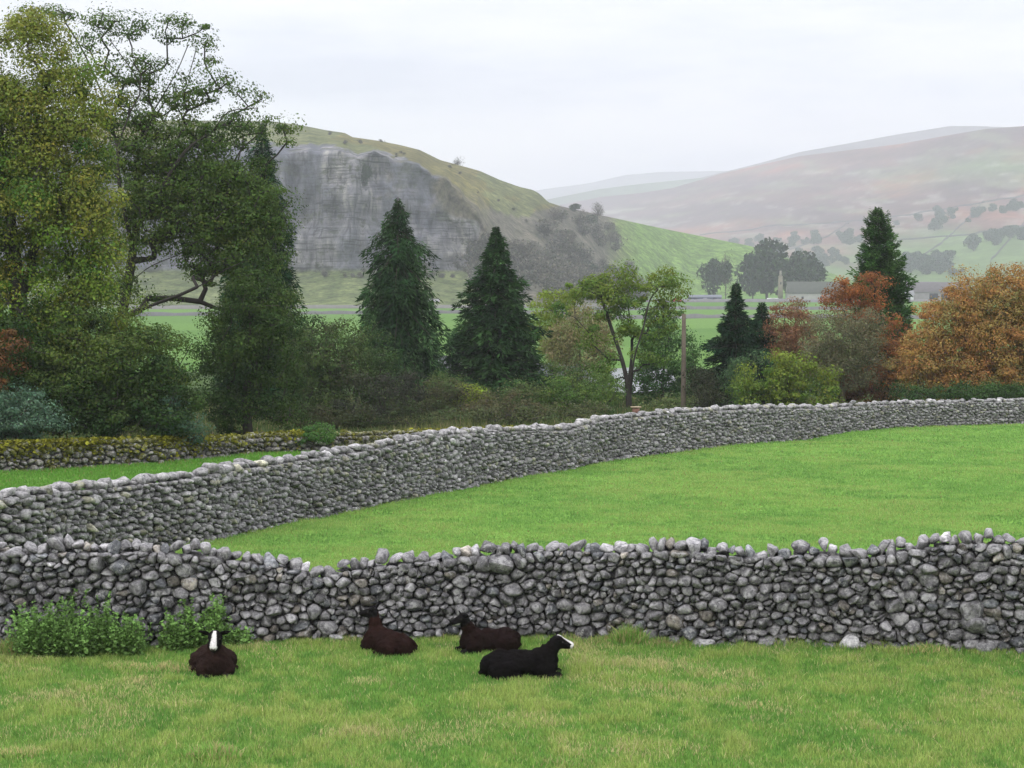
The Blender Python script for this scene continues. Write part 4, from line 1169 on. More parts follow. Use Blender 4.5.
crag_sky = interp_px([(-200, 118), (100, 120), (270, 121), (300, 125), (325, 130), (345, 133), (352, 137), (380, 141), (400, 145), (420, 150), (440, 160), (462, 166), (480, 171), (500, 180), (520, 187), (533, 190), (540, 194), (548, 202), (560, 206),
                       (600, 215), (660, 228), (700, 236), (750, 246), (800, 262), (850, 280), (950, 292)])
crag_top = interp_px([(-200, 150), (280, 152), (377, 154), (400, 162), (424, 169), (450, 184), (477, 211), (490, 236), (520, 262), (560, 280), (620, 287), (700, 290), (850, 300), (950, 304)])
crag_base = interp_px([(-200, 271), (470, 272), (520, 278), (560, 292), (640, 300), (850, 303), (950, 304.5)])
CR = {}
def build_hills():
    ND = 800.
    def gy(D): return 275 + 14 * F / D
    def rows(px):
        cb, ct, sk = float(crag_base(px)), float(crag_top(px)), float(crag_sky(px))
        out = []
        r = math.sin(px * .031) * 12 + math.sin(px * .083 + 1) * 5
        D0 = float(np.interp(px, [560, 690, 960], [770, 1075, 1120])); Db = D0 + 100 + r * .6; k = np.clip((560 - px) / 80, 0, 1)
        ct += 3.4 * float(vnoise(px * .07, 4.4)) + 2.6 * float(vnoise(px * .31, 8.4))
        for i in range(9):
            t = i / 8; out.append((D0 + (Db - D0) * t, gy(D0) + 1 + (cb - gy(D0) - 1) * t ** 1.25))
        Dt = Db + 10 * k + 60 * (1 - k)
        n = 30; T_ = np.arange(1, n + 1) / n
        B_ = 9.0 * fbm(px * .040, T_ * 1.2, 3, 4) + 4.5 * fbm(px * .16, T_ * 5, 9, 3) + 1.2 * np.sin(T_ * 17 + .5 * float(vnoise(px * .03, 1))) - 5 * np.exp(-((px - 345 - 12 * T_) / 7) ** 2)
        B_ += 6 * np.clip((px - 435) / 30, 0, 1) * np.clip((.42 - T_) * 8, 0, 1)
        T2 = np.arange(1, 23) / 22; F2 = fbm(px * .05, T2 * 5, 2, 4)
        for i in range(1, n + 1):
            t = i / n; y = cb + (ct - cb) * t; but = float(B_[i - 1])
            out.append((Db + (Dt - Db) * t + but * k * math.sin(math.pi * min(1, t * 1.02)) ** .4 * 1.6, y))
        n = 22
        for i in range(1, n + 1):
            t = i / n; out.append((Dt + 5 + (230) * t, ct + (sk - ct) * (1 - (1 - t) ** 1.35) + 1.4 * float(F2[i - 1]) * math.sin(math.pi * t)))
        Ds = Dt + 235
        for i in range(1, 6): out.append((Ds + i * 80, sk + i * i * 3.5))
        return out
    def col(G):
        nc, nr = G.shape[:2]
        rock = np.array([.19, .19, .20]); grass = np.array([.125, .14, .055]); talus = np.array([.115, .145, .055]); scrub = np.array([.11, .10, .065])
        C = np.zeros((nc, nr, 3)); x, y, z = G[..., 0], G[..., 1], G[..., 2]
        px = x / y * F + 512
        j = np.arange(nr)[None].repeat(nc, 0)
        n = fbm(x * .02, z * .04, 2, 4)[..., None]
        C[:] = grass * (1 + .4 * n)
        br = fbm(x * .012, z * .03, 12, 4)[..., None]
        C = np.where(br > .12, C * np.array([1.15, .95, .8]), C)
        k = np.clip((480 - px) / 45 + 4.5 * fbm(x * .05, z * .07, 8, 5) + 2.5 * np.clip((36 - j) / 12., -1, 1) + .2 - 2.2 * np.clip((px - 400) / 90, 0, 1), 0, 1)[..., None]
        cliff = ((j >= 9) & (j <= 40))[..., None]
        st = np.clip(fbm(px * .035, z * .018, 31, 4) * 4 - .35, 0, 1)[..., None] * .65
        rock = rock * (1 - st) + np.array([.085, .095, .125]) * st
        C = np.where(cliff, rock * k + scrub * (1 - k), C)
        C = np.where((j < 9)[..., None], talus * (1 + .35 * n), C)
        green = (np.clip((px - 590) / 50, 0, 1))[..., None]
        C = C * (1 - green) + np.array([.11, .19, .04]) * (1 + .25 * n) * green
        sc_ = np.clip((px - 470 + 30 * n[..., 0]) / 20, 0, 1) * np.clip((618 - px + 40 * br[..., 0]) / 18, 0, 1) * (j < np.interp(px, [470, 530, 560, 600], [44, 50, 60, 62])) * (j > 2)
        C = C * (1 - sc_[..., None]) + np.array([.115, .108, .08]) * (1 + .4 * n) * sc_[..., None]
        ledge = ((j >= 38) & (j < 44))[..., None] & (k > .5) & (fbm(x * .08, z * .3, 5, 3)[..., None] > -.05); C = np.where(ledge, rock * 1.1, C)
        return C
    o, G = polar_hill('crag_hill', np.linspace(-160, 960, 440), rows, M_CRAG2, col)
    setp(o, kind='structure'); CR['G'] = G; CR['px'] = np.linspace(-160, 960, 440)
    # moor on the right
    sky = interp_px([(380, 262), (480, 232), (560, 205), (600, 197), (640, 193), (672, 188), (700, 180), (720, 174), (760, 165), (800, 156), (850, 150), (900, 144), (950, 135), (985, 129), (1024, 126), (1100, 120), (1250, 118)])
    def rows2(px):
        s = float(sky(px)); out = []; D0 = float(np.interp(px, [560, 900], [2500, 1500])); Ds = float(np.interp(px, [560, 1000], [5000, 3400]))
        y0 = gy(D0) + .6; n = 70
        T_ = np.arange(n + 1) / n; B_ = fbm(px * .01, T_ * 6, 4, 5) * 5 + fbm(px * .05, T_ * 18, 2, 3) * 1.5
        for i in range(n + 1):
            t = i / n
            yy = y0 + (s - y0) * t ** 1.05
            D = D0 + (Ds - D0) * t ** .8
            bump = float(B_[i]) * math.sin(math.pi * t) ** .6
            scar = .6 * math.sin(t * 42 + px * .006)
            out.append((D + 14 * bump, yy + .35 * bump + .5 * scar * math.sin(math.pi * t)))
        for i in range(1, 5): out.append((Ds + i * 150, s + i * i * 4))
        return out
    def col2(G):
        x, y, z = G[..., 0], G[..., 1], G[..., 2]
        px = x / y * F + 512; nc, nr = G.shape[:2]; t = (np.arange(nr) / 70.)[None].repeat(nc, 0).clip(0, 1)
        moor = np.array([.15, .08, .07]); heath = np.array([.085, .05, .055]); green = np.array([.10, .155, .05]); pale = np.array([.36, .35, .30]); rust = np.array([.22, .075, .035])
        n1 = fbm(px * .012 + t * 3, t * 6, 1, 5)[..., None]; n2 = fbm(px * .02 - t * 4, t * 16, 7, 5)[..., None]; n3 = fbm(px * .06, t * 40, 3, 4)[..., None]
        C = moor * (1 + .8 * n2)
        sm = lambda v, lo, hi: np.clip((v - lo) / (hi - lo), 0, 1)
        k1 = sm(n1, -.05, .35); C = C * (1 - k1) + heath * (1 + .3 * n3) * k1
        k2 = sm(n2, .12, .5) * .6; C = C * (1 - k2) + rust * (1 + .3 * n3) * k2
        n4 = fbm(px * .03 + t * 12, t * 26, 11, 5)[..., None]
        k3 = sm(n4, .1, .4) * .55; C = C * (1 - k3) + np.array([.16, .17, .10]) * k3
        gm = np.clip((.42 - t + .5 * n1[..., 0] * .6 + (px - 1000) * .0003) * 7, 0, 1)[..., None]
        up = np.clip((px - 860) / 120, 0, 1) * np.clip(1 - np.abs(t - .78 + .05 * n2[..., 0]) * 8, 0, 1)
        gm = np.maximum(gm, up[..., None] * .8)
        C = C * (1 - gm) + green * (1 + .3 * n3) * gm
        pm = (sm(fbm(px * .045 + t * 8, t * 38, 21, 5), .22, .45) * sm(t, .3, .5) * sm(-t, -.95, -.85) * .38)[..., None]
        C = C * (1 - pm) + pale * pm
        return C.clip(.01, .6)
    o, G2 = polar_hill('moor_hill', np.linspace(380, 1250, 420), rows2, M_HILL, col2); setp(o, kind='structure'); CR['G2'] = G2; CR['px2'] = np.linspace(380, 1250, 420)
    # farther ridges
    def ridge(name, tab, D0, Ds, c):
        s_ = interp_px(tab)
        def r(px):
            s = float(s_(px)); out = []
            y0 = gy(D0) + .3
            T_ = np.arange(25) / 24; B_ = fbm(px * .02, T_ * 4, 6, 3)
            for i in range(25):
                t = i / 24; out.append((D0 + (Ds - D0) * t, y0 + (s - y0) * t + 1.5 * float(B_[i]) * math.sin(math.pi * t)))
            out.append((Ds + 400, s + 12)); return out
        def cf(G): return np.array(c) * (1 + .35 * fbm(G[..., 0] * .002, G[..., 2] * .01, 1, 4)[..., None])
        o, _ = polar_hill(name, np.linspace(tab[0][0], tab[-1][0], 160), r, M_HILL, cf); setp(o, kind='structure')
    ridge('far_hill', [(620, 215), (700, 178), (760, 163), (800, 152), (850, 143), (900, 134), (950, 126), (975, 126), (1030, 128), (1200, 140)], 3900, 5600, (.10, .09, .085))
    ridge('far_hill', [(380, 225), (480, 200), (545, 189), (590, 183), (625, 175), (660, 172), (720, 171), (800, 170), (900, 190)], 5800, 8300, (.09, .10, .09))
    ridge('far_hill', [(300, 215), (480, 208), (545, 200), (600, 189), (640, 184), (700, 178), (800, 172)], 4400, 5200, (.09, .12, .08))
M_CRAG2 = None

# ------------------------------------------------------------------ far trees
def far_tree_mesh(name, pal, n, h, w, leaf, seed, bare=False):
    r = np.random.default_rng(seed)
    lob = [(r.normal() * w * .22, r.normal() * w * .22, h * (.26 + .58 * r.random()), w * (.22 + .14 * r.random())) for _ in range(9)] + [(0, 0, h * .78, w * .24)]
    C = []
    for (a, b, c, q) in lob:
        d = r.normal(size=(n // 10, 3)); d /= np.linalg.norm(d, axis=1)[:, None]; rad = q * (.35 + .75 * r.random(n // 10) ** .7)[:, None]
        C.append(np.array([a, b, c]) + d * rad * [1, 1, .85])
    C = np.concatenate(C); C[:, 2] = np.clip(C[:, 2], h * .12, h)
    pal = np.array(pal); col = pal[r.integers(0, len(pal), len(C))] * (.5 + 1.0 * r.random((len(C), 1)))
    V, Fc, c = leaves(C, leaf, col, .3)
    mb = MB(); mb.add(V, Fc, None, c)
    bk = (.07, .06, .05)
    mb.tube([(0, 0, -1), (0, 0, h * .3), (.1, 0, h * .6)], [w * .035, w * .03, w * .015], 6, bk)
    if bare:
        m = 500; q = r.normal(size=(m, 3)); q[:, 2] = np.abs(q[:, 2]) + .2; q /= np.linalg.norm(q, axis=1)[:, None]
        P0 = np.array([0, 0, h * .3]) + q * np.array([w * .46, w * .46, h * .62]) * (.15 + .8 * r.random((m, 1)))
        wv = np.cross(q, r.normal(size=(m, 3))); wv /= np.linalg.norm(wv, axis=1)[:, None]
        V = np.stack([P0 - q * .7, P0 + wv * .05, P0 + q * .9, P0 - wv * .05], 1).reshape(-1, 3)
        mb.add(V, np.arange(4 * m).reshape(m, 4), None, bk)
    o = mb.build(name, M_LEAF)
    COL.objects.unlink(o)
    return o.data
def put(me, name, loc, s, label, cat='tree', group=None, sz=None):
    o = bpy.data.objects.new(name, me); COL.objects.link(o); o.location = loc; o.rotation_euler = (0, 0, random.random() * 6.28)
    o.scale = (s, s, s * (sz or (.85 + .3 * random.random())))
    return setp(o, label, cat, group)

def build_far_trees():
    dk = [far_tree_mesh('far_tree', [(.018, .04, .02), (.028, .055, .024), (.04, .065, .026)], 2600, 10, 9.5, .95, 11 + i) for i in range(3)]
    br = [far_tree_mesh('far_tree', [(.10, .085, .06), (.12, .10, .07), (.08, .085, .05)], 700, 9, 8, .35, 31 + i, True) for i in range(3)]
    sc = [far_tree_mesh('scrub', [(.10, .095, .075), (.12, .105, .085), (.055, .065, .04), (.15, .135, .10)], 420, 7, 8, .9, 51 + i, True) for i in range(3)]
    G, pxs = CR['G'], CR['px']
    def on(px, row): i = int(np.argmin(np.abs(pxs - px))); return G[i, row]
    # big dark tree by the tower and companions
    def at_ground(px, D): return tuple(gpt(px, D))
    def bigtree(px, ybase, top, halfw, label, me, D, cat='tree', group=None):
        g = gpt(px, D); h = (at(px, top, D)[2] - g[2]); w = halfw * 2 * D / F
        o = bpy.data.objects.new('field_tree', me); COL.objects.link(o); o.location = tuple(g); o.scale = (w / 9.5, w / 9.5, h / 9.3); setp(o, label, cat, group)
    bigtree(766, 0, 242, 22, 'big round dark tree standing left of the pale tower', dk[0], 1010)
    bigtree(797, 0, 255, 19, 'broad dark tree behind the pale tower and low barn', dk[1], 1040)
    bigtree(803, 0, 267, 15, 'low hedge-like tree above the low barn roof', dk[2], 1000)
    bigtree(752, 0, 272, 10, 'small dark tree at the foot of the big round dark one', dk[2], 1000)
    bigtree(725, 0, 246, 9, 'thin pale tree on the green slope, higher of two', br[0], 985)
    bigtree(713, 0, 262, 13, 'small grey-green tree on the green slope, lower of two', dk[2], 990)
    # bare tree on the crag skyline
    i = int(np.argmin(np.abs(pxs - 457))); p = G[i, 61]
    o = put(br[1], 'bare_tree', tuple(p - [0, 0, .5]), .95, 'lone bare tree on the skyline of the crag', sz=1.0)
    o = put(sc[1], 'ivy_tree', tuple(on(362, 31) + [0, -1, -4]), .8, 'dark ivy-covered tree growing on the cliff face', sz=1.5); o.data = dk[1]; o.scale = (.85, .5, 1.3)
    # scree woodland on the right flank of the crag
    k = 0; rr = np.random.default_rng(5)
    def zone(px):  # row range where wood grows
        return 4, int(np.interp(px, [470, 520, 560, 600, 640, 660], [14, 40, 56, 58, 40, 12]))
    while k < 290:
        px = 480 + 165 * rr.random() ** .95
        lo, hi = zone(px)
        row = int(lo + (hi - lo) * rr.random())
        p = on(px, row)
        me = sc[k % 3] if rr.random() < .8 else br[k % 3]
        put(me, 'scree_tree', tuple(p - [0, 0, .6]), .8 + .8 * rr.random(), 'grey-brown leafless tree in the wood on the crag flank', 'tree', 'bare trees covering the flank of the crag'); k += 1
    for px, row, s in ((620, 24, 1.5), (608, 40, .9), (590, 54, .8), (574, 58, .7), (588, 40, .8)):
        put(dk[k % 3], 'scree_tree', tuple(on(px, row) - [0, 0, .6]), s, {620: 'round dark tree at the edge of the crag-flank wood', 608: 'small dark tree high in the crag-flank wood', 590: 'dark tree near the skyline end of the crag-flank wood',
            574: 'small skyline tree beyond the rocky knob', 588: 'dark tree in the upper middle of the crag-flank wood'}[px]); k += 1
    # scattered on crag top and base
    for i in range(26):
        px = 285 + 190 * rr.random(); row = rr.integers(7, 10)
        put(sc[i % 3], 'scrub_bush', tuple(on(px, row) - [0, 0, .4]), .25 + .3 * rr.random(), 'small scrubby bush at the foot of the cliff', 'bush', 'scrub along the cliff foot')
    for i in range(16):
        px = 290 + 250 * rr.random(); row = rr.integers(41, 58)
        put(sc[i % 3], 'scrub_bush', tuple(on(px, row) - [0, 0, .4]), .15 + .25 * rr.random(), 'small scrubby bush on the slope above the cliff', 'bush', 'scrub above the cliff')
    # moor belts
    G2, px2 = CR['G2'], CR['px2']
    def on2(px, ypix):
        i = int(np.argmin(np.abs(px2 - px))); P = G2[i]
        yy = HOR - (P[:, 2] - CAMZ) / P[:, 1] * F
        j = int(np.argmin(np.abs(yy[:70] - ypix))); return P[j]
    def belt(n, x0, x1, ya, yb, s0, s1, label, group, mes):
        for i in range(n):
            px = x0 + (x1 - x0) * rr.random(); t = (px - x0) / (x1 - x0)
            y = ya + (yb - ya) * t + rr.normal() * 3
            put(mes[i % 3], 'hillside_tree', tuple(on2(px, y) - [0, 0, 1]), s0 + (s1 - s0) * rr.random(), label, 'tree', group)
    belt(22, 985, 1075, 242, 232, 1.0, 1.7, 'dark tree in the belt crossing the hillside above the orange tree', 'dark belt of trees on the hillside', dk)
    put(dk[0], 'hillside_tree', tuple(on2(974, 250)), 1.9, 'single round tree at the lower end of the dark hillside belt')
    belt(22, 900, 965, 268, 272, 1.0, 2.0, 'tree in the wood behind the farm', 'wood behind the open barn', dk)
    belt(34, 650, 860, 246, 243, .9, 1.6, 'hazy tree in the belt along the foot of the moor', 'hazy trees along the moor foot', dk)
    belt(24, 780, 870, 262, 262, .9, 1.6, 'hazy tree in the low belt behind the tower', 'hazy trees behind the tower', dk)
    belt(26, 890, 1040, 226, 206, .7, 1.5, 'hazy tree scattered on the green hillside', 'scattered trees on the green hillside', dk)
    put(dk[1], 'hillside_tree', tuple(on2(934, 232)), 2.0, 'hazy round tree alone on the hillside right of the tall conifer')

# ------------------------------------------------------------------ village, walls, pond, pole
def gable(e, c, w, d, h, rh, rz=0, wall=(.30, .28, .25), roof=(.16, .155, .15), openings=(), rname='roof', over=.4):
    """c: ground centre"""
    ca, sa = math.cos(rz), math.sin(rz)
    def T(p): p = np.asarray(p, float); return np.c_[p[:, 0] * ca - p[:, 1] * sa, p[:, 0] * sa + p[:, 1] * ca, p[:, 2]] + np.array(c)
    b = MB()
    V = [(-w / 2, -d / 2, -1), (w / 2, -d / 2, -1), (w / 2, d / 2, -1), (-w / 2, d / 2, -1), (-w / 2, -d / 2, h), (w / 2, -d / 2, h), (w / 2, d / 2, h), (-w / 2, d / 2, h), (-w / 2, 0, h + rh), (w / 2, 0, h + rh)]
    b.add(T(V), [[0, 1, 5, 4], [2, 3, 7, 6], [1, 2, 6, 5], [3, 0, 4, 7]], [[4, 7, 8], [5, 9, 6]], wall)
    b.build('wall', M_WALLR, e)
    r = MB(); t = .18; W = w / 2 + over; Dd = d / 2 + over; hl = h - rh * over / (d / 2)
    for s in (-1, 1):
        V = [(-W, s * Dd, hl), (W, s * Dd, hl), (W, 0, h + rh), (-W, 0, h + rh), (-W, s * Dd, hl + t), (W, s * Dd, hl + t), (W, 0, h + rh + t), (-W, 0, h + rh + t)]
        r.add(T(V), [[0, 1, 2, 3], [4, 5, 6, 7], [0, 1, 5, 4], [0, 3, 7, 4], [1, 2, 6, 5]], None, roof)
    r.build(rname, M_WALLR, e)
    for nm, x, z, ww, hh, colr in openings:
        o = MB(); o.box(T([(x, -d / 2 - .04, z)])[0], (ww, .12, hh), rz, colr); o.build(nm, M_WALLR, e)

def build_moor_walls():
    G2, px2 = CR['G2'], CR['px2']
    def on2(px, ypix):
        i = int(np.argmin(np.abs(px2 - px))); P = G2[i]; yy = HOR - (P[:, 2] - CAMZ) / P[:, 1] * F
        j = int(np.argmin(np.abs(yy[:70] - ypix))); return P[j]
    for pts, lab in (([(905, 268), (940, 245), (965, 222), (985, 200)], 'thin wall climbing the hillside behind the open barn'), ([(900, 240), (960, 236), (1030, 226), (1090, 222)], 'hillside wall running level above the dark tree belt'),
                     ([(700, 236), (780, 226), (860, 222), (930, 212), (1030, 196)], 'long hillside wall between pasture and heather'), ([(990, 262), (1010, 240), (1030, 215)], 'short hillside wall above the large orange tree'),
                     ([(790, 250), (830, 236), (850, 222)], 'hillside wall climbing left of the tall thin conifer')):
        out = []
        for (a, b), (c, d) in zip(pts[:-1], pts[1:]):
            for k in range(14): out.append(on2(a + (c - a) * k / 14, b + (d - b) * k / 14))
        out = np.array(out); V = []
        for i in range(1, len(out) - 1): out[i] = out[i] * .5 + (out[i - 1] + out[i + 1]) * .25
        for p in out: V += [(p[0], p[1] - 1, p[2] - 6), (p[0], p[1] - .4, p[2] + 2.2), (p[0], p[1] + .4, p[2] + 2.2), (p[0], p[1] + 1, p[2] - 6)]
        f = [[i * 4 + j, (i + 1) * 4 + j, (i + 1) * 4 + j + 1, i * 4 + j + 1] for i in range(len(out) - 1) for j in range(3)]
        b = MB(); b.add(np.array(V), f, None, (.07, .065, .07)); o = b.build('field_wall', M_WALLR); setp(o, lab, 'stone wall', 'stone walls across the hillside')
def build_village():
    dark = (.03, .032, .04)
    def bld(name, label, px, D, w, d, h, rh, wall=(.30, .28, .25), roof=(.17, .165, .16), op=(), rz=0, cat='building'):
        g = gpt(px, D); e = empty(name, tuple(g), label, cat)
        gable(e, g, w, d, h, rh, rz, wall, roof, op); return e
    D = 965
    bld('stone_barn', 'long low grey roofed barn beside the pale tower', 815, D, 31, 11, 4.6, 5.8, (.36, .35, .33), (.10, .105, .09), [('door', 11, 1.4, 2.6, 2.8, dark), ('window', -8, 2.0, 1.2, 1.2, dark), ('window', 2, 2.0, 1.2, 1.2, dark)])
    # tower
    g = gpt(779.5, 985); e = empty('stone_tower', tuple(g), 'slender pale stone tower at the foot of the big round dark tree', 'tower')
    b = MB(); b.box(g + [0, 0, 5.6], (2.6, 2.6, 15.0), 0, (.22, .205, .15), .8); b.build('shaft', M_WALLR, e)
    b = MB(); b.box(g + [0, 0, 13.3], (2.4, 2.4, .4), 0, (.27, .25, .2)); b.build('cornice', M_WALLR, e)
    b = MB(); b.box(g + [0, 0, 14.9], (1.2, 1.2, 2.8), 0, (.3, .28, .24), .8); b.build('turret', M_WALLR, e)
    b = MB(); b.box(g + [0, -1.42, 9.5], (.6, .1, 1.4), 0, dark); b.build('window', M_WALLR, e)
    bld('long_shed', 'long low bluish shed at the far left end of the village', 704, 940, 17, 6, 2.6, 1.0, (.09, .10, .17), (.2, .21, .25), [('door', -5, 1.2, 2.0, 2.2, (.03, .03, .06)), ('door', 0, 1.2, 2.0, 2.2, (.25, .25, .35)), ('door', 5, 1.2, 2.0, 2.2, (.03, .03, .06))])
    bld('open_barn', 'wide grey farm barn with two dark open bays', 935, 1000, 34, 14, 4.8, 5.2, (.28, .26, .27), (.15, .135, .14), [('bay', -3, 2.2, 4.8, 3.6, dark), ('bay', 5, 2.2, 7.5, 3.4, dark)])
    bld('white_cottage', 'small white gabled building beside the tall thin conifer', 905, 985, 7, 6, 3.4, 2.2, (.6, .6, .6), (.28, .28, .29), [('window', -1.6, 1.8, .9, 1.1, dark), ('door', 1.2, 1.1, 1.0, 2.1, dark)])
    bld('farmhouse', 'grey hipped farmhouse roof between the white building and open barn', 925, 1035, 14, 9, 6.0, 4.0, (.33, .31, .30), (.24, .24, .25), [('window', -3, 4.2, 1.0, 1.3, dark), ('window', 3, 4.2, 1.0, 1.3, dark)])
    bld('stone_barn', 'small stone field barn under the cliff', 433, 800, 5.5, 5, 2.0, 1.3, (.36, .35, .33), (.3, .3, .3), [('door', 0, .9, 1.2, 1.7, dark)])
    # shed with pale roof in the garden
    bld('garden_shed', 'pale grey roofed shed showing between the dark conifer and straw-coloured tree', 556, 145, 4.0, 4.0, 2.1, .75, (.05, .055, .05), (.13, .14, .15), [('door', -.6, 1.0, .9, 1.9, (.02, .02, .02)), ('window', .9, 1.3, .8, .6, (.04, .04, .05))], rz=.05, cat='shed')
    # vehicles
    def van(px, D, label, c, w=4.6, name='parked_van'):
        g = gpt(px, D); e = empty(name, tuple(g), label, 'van')
        x = w / 2
        prof = [(-x, .4), (x, .4), (x, 1.1), (x - .7, 1.25), (x - 1.3, 2.05), (-x + .1, 2.1), (-x, 1.2)]
        V = [(a, s * .9, z) for s in (-1, 1) for a, z in prof]; n = len(prof)
        V = np.array(V) + g
        b = MB(); f = [[i, (i + 1) % n, n + (i + 1) % n, n + i] for i in range(n)]
        b.add(V, f, [[0, i + 1, i] for i in range(1, n - 1)] + [[n, n + i, n + i + 1] for i in range(1, n - 1)], c); b.build('body', M_WALLR, e)
        for q in (-x + .8, x - .9):
            b = MB(); b.tube([g + [q, -.95, .38], g + [q, .95, .38]], [.36, .36], 14, (.02, .02, .02), cap=True); b.build('wheel', M_WALLR, e)
        b = MB(); b.box(g + [x - 1.35, -.92, 1.6], (1.0, .05, .5), 0, (.04, .05, .06)); b.build('window', M_WALLR, e)
    van(773, 930, 'white van parked before the village wall', (.75, .75, .75), 7)
    van(677, 915, 'red van parked at the left end of the village', (.35, .025, .025), 4.6)
    # village boundary and field walls
    def fwall(label, pts, h=1.5, t=.7, c=(.17, .165, .165)):
        P = [gpt(px, D) for px, D in pts]; x0 = np.mean(P, 0)
        b = MB(); n = 0
        out = []
        for i in range(len(P) - 1):
            m = max(2, int(np.linalg.norm(P[i + 1] - P[i]) / 3))
            for k in range(m): out.append(P[i] + (P[i + 1] - P[i]) * k / m)
        out.append(P[-1]); out = np.array(out)
        V = []
        for p in out:
            z = float(ground(p[0], p[1])); hh = h * (1 + .12 * rng.normal())
            V += [(p[0], p[1] - t / 2, z - .5), (p[0], p[1] - t * .3, z + hh), (p[0], p[1] + t * .3, z + hh), (p[0], p[1] + t / 2, z - .5)]
        f = [[i * 4 + j, (i + 1) * 4 + j, (i + 1) * 4 + j + 1, i * 4 + j + 1] for i in range(len(out) - 1) for j in range(3)]
        b.add(V, f, None, c); o = b.build('field_wall', M_WALLR); setp(o, label, 'stone wall', 'stone walls across the valley fields')
    fwall('tall grey wall running in front of the village', [(640, 925), (760, 925), (870, 930)], 1.7, .8, (.2, .19, .2))
    fwall('grey wall before the open barn', [(895, 955), (970, 960), (1060, 970)], 1.1, .8, (.22, .21, .21))
    fwall('valley wall first below the village', [(560, 700), (700, 735), (900, 720)], 1.3)
    fwall('thin valley wall lowest before the village fields', [(560, 560), (720, 590), (960, 570)], 1.2)
    fwall('broad grey wall line below the cliff between the conifers', [(120, 610), (330, 640), (480, 655), (600, 640)], 1.2, .8, (.15, .145, .15))
    fwall('wall along the foot of the talus slope', [(120, 740), (300, 745), (480, 760), (620, 790)], 1.5, 1.0, (.2, .19, .18))
    # pond
    def sheet(name, pts, z, mat, c):
        P = np.array([[xs(px, D), D, z] for px, D in pts]); cc = P.mean(0)
        V = np.r_[P, [cc]]; n = len(P)
        o = mesh_np(name, V, np.array([[i, (i + 1) % n, n] for i in range(n)]), mat, np.tile(c, (len(V), 1))); setp(o, kind='structure')
    m, nt, ns, L = newmat('pond_water'); out = N(nt, 'ShaderNodeOutputMaterial'); p = N(nt, 'ShaderNodeBsdfPrincipled')
    p.inputs['Base Color'].default_value = (.05, .06, .06, 1); p.inputs['Roughness'].default_value = .04; p.inputs['IOR'].default_value = 1.33
    b = N(nt, 'ShaderNodeBump'); b.inputs['Strength'].default_value = .12; b.inputs['Distance'].default_value = .02
    g = N(nt, 'ShaderNodeNewGeometry').outputs['Position']; L.new(noise(nt, g, 1.5, 3), b.inputs['Height']); L.new(b.outputs[0], p.inputs['Normal']); L.new(p.outputs[0], out.inputs[0])
    zz = CAMZ - 13.4 + .25
    sheet('pond', [(592, 205), (630, 199), (668, 205), (676, 225), (668, 250), (640, 256), (605, 250), (588, 230)], CAMZ - 13.05, m, (1, 1, 1))
    sheet('pond', [(415, 245), (435, 240), (455, 246), (462, 268), (455, 290), (435, 295), (412, 280)], CAMZ - 13.05, m, (1, 1, 1))
    # pole
    g = gpt(683.5, 101); topz = at(683.5, 314, 101)[2]
    e = empty('utility_pole', tuple(g), 'plain weathered wooden pole standing behind the long wall', 'pole')
    b = MB(); b.tube([g - [0, 0, .4], (g + [0, 0, topz]) * [.5, .5, 0] * [1, 1, 0] + [0, 0, 0] if False else g + [0, 0, (topz - g[2]) * .5], [g[0], g[1], topz]], [.15, .135, .115], 12, (.12, .10, .075), cap=True); b.build('pole_shaft', M_WOOD, e, smooth=True)
    b = MB(); b.tube([[g[0] - .16, g[1] - .02, topz - .25], [g[0] + .16, g[1] - .02, topz - .25]], [.02, .02], 8, (.15, .15, .15), cap=True); b.build('bracket', M_WOOD, e)
    b = MB(); b.tube([[g[0] - .15, g[1] - .02, topz - .25], [g[0] - .15, g[1] - .02, topz - .12]], [.035, .03], 8, (.5, .5, .48), cap=True); b.build('insulator', M_WOOD, e)
    # small bird table by the ash
    g = gpt(636, 90); e = empty('bird_table', tuple(g), 'small brown wooden stand with a flat tan top just above the long wall', 'table')
    zt = at(636, 407, 90)[2]
    b = MB(); b.box([g[0], g[1], zt], (.52, .4, .05), 0, (.38, .30, .20)); b.build('table_top', M_WOOD, e)
    b = MB(); b.box([g[0], g[1], zt - .23], (.34, .3, .34), 0, (.22, .12, .09)); b.build('box', M_WOOD, e)
    b = MB(); b.box([g[0], g[1], (g[2] + zt - .4) / 2], (.1, .1, zt - .4 - g[2]), 0, (.2, .15, .1)); b.build('post', M_WOOD, e)

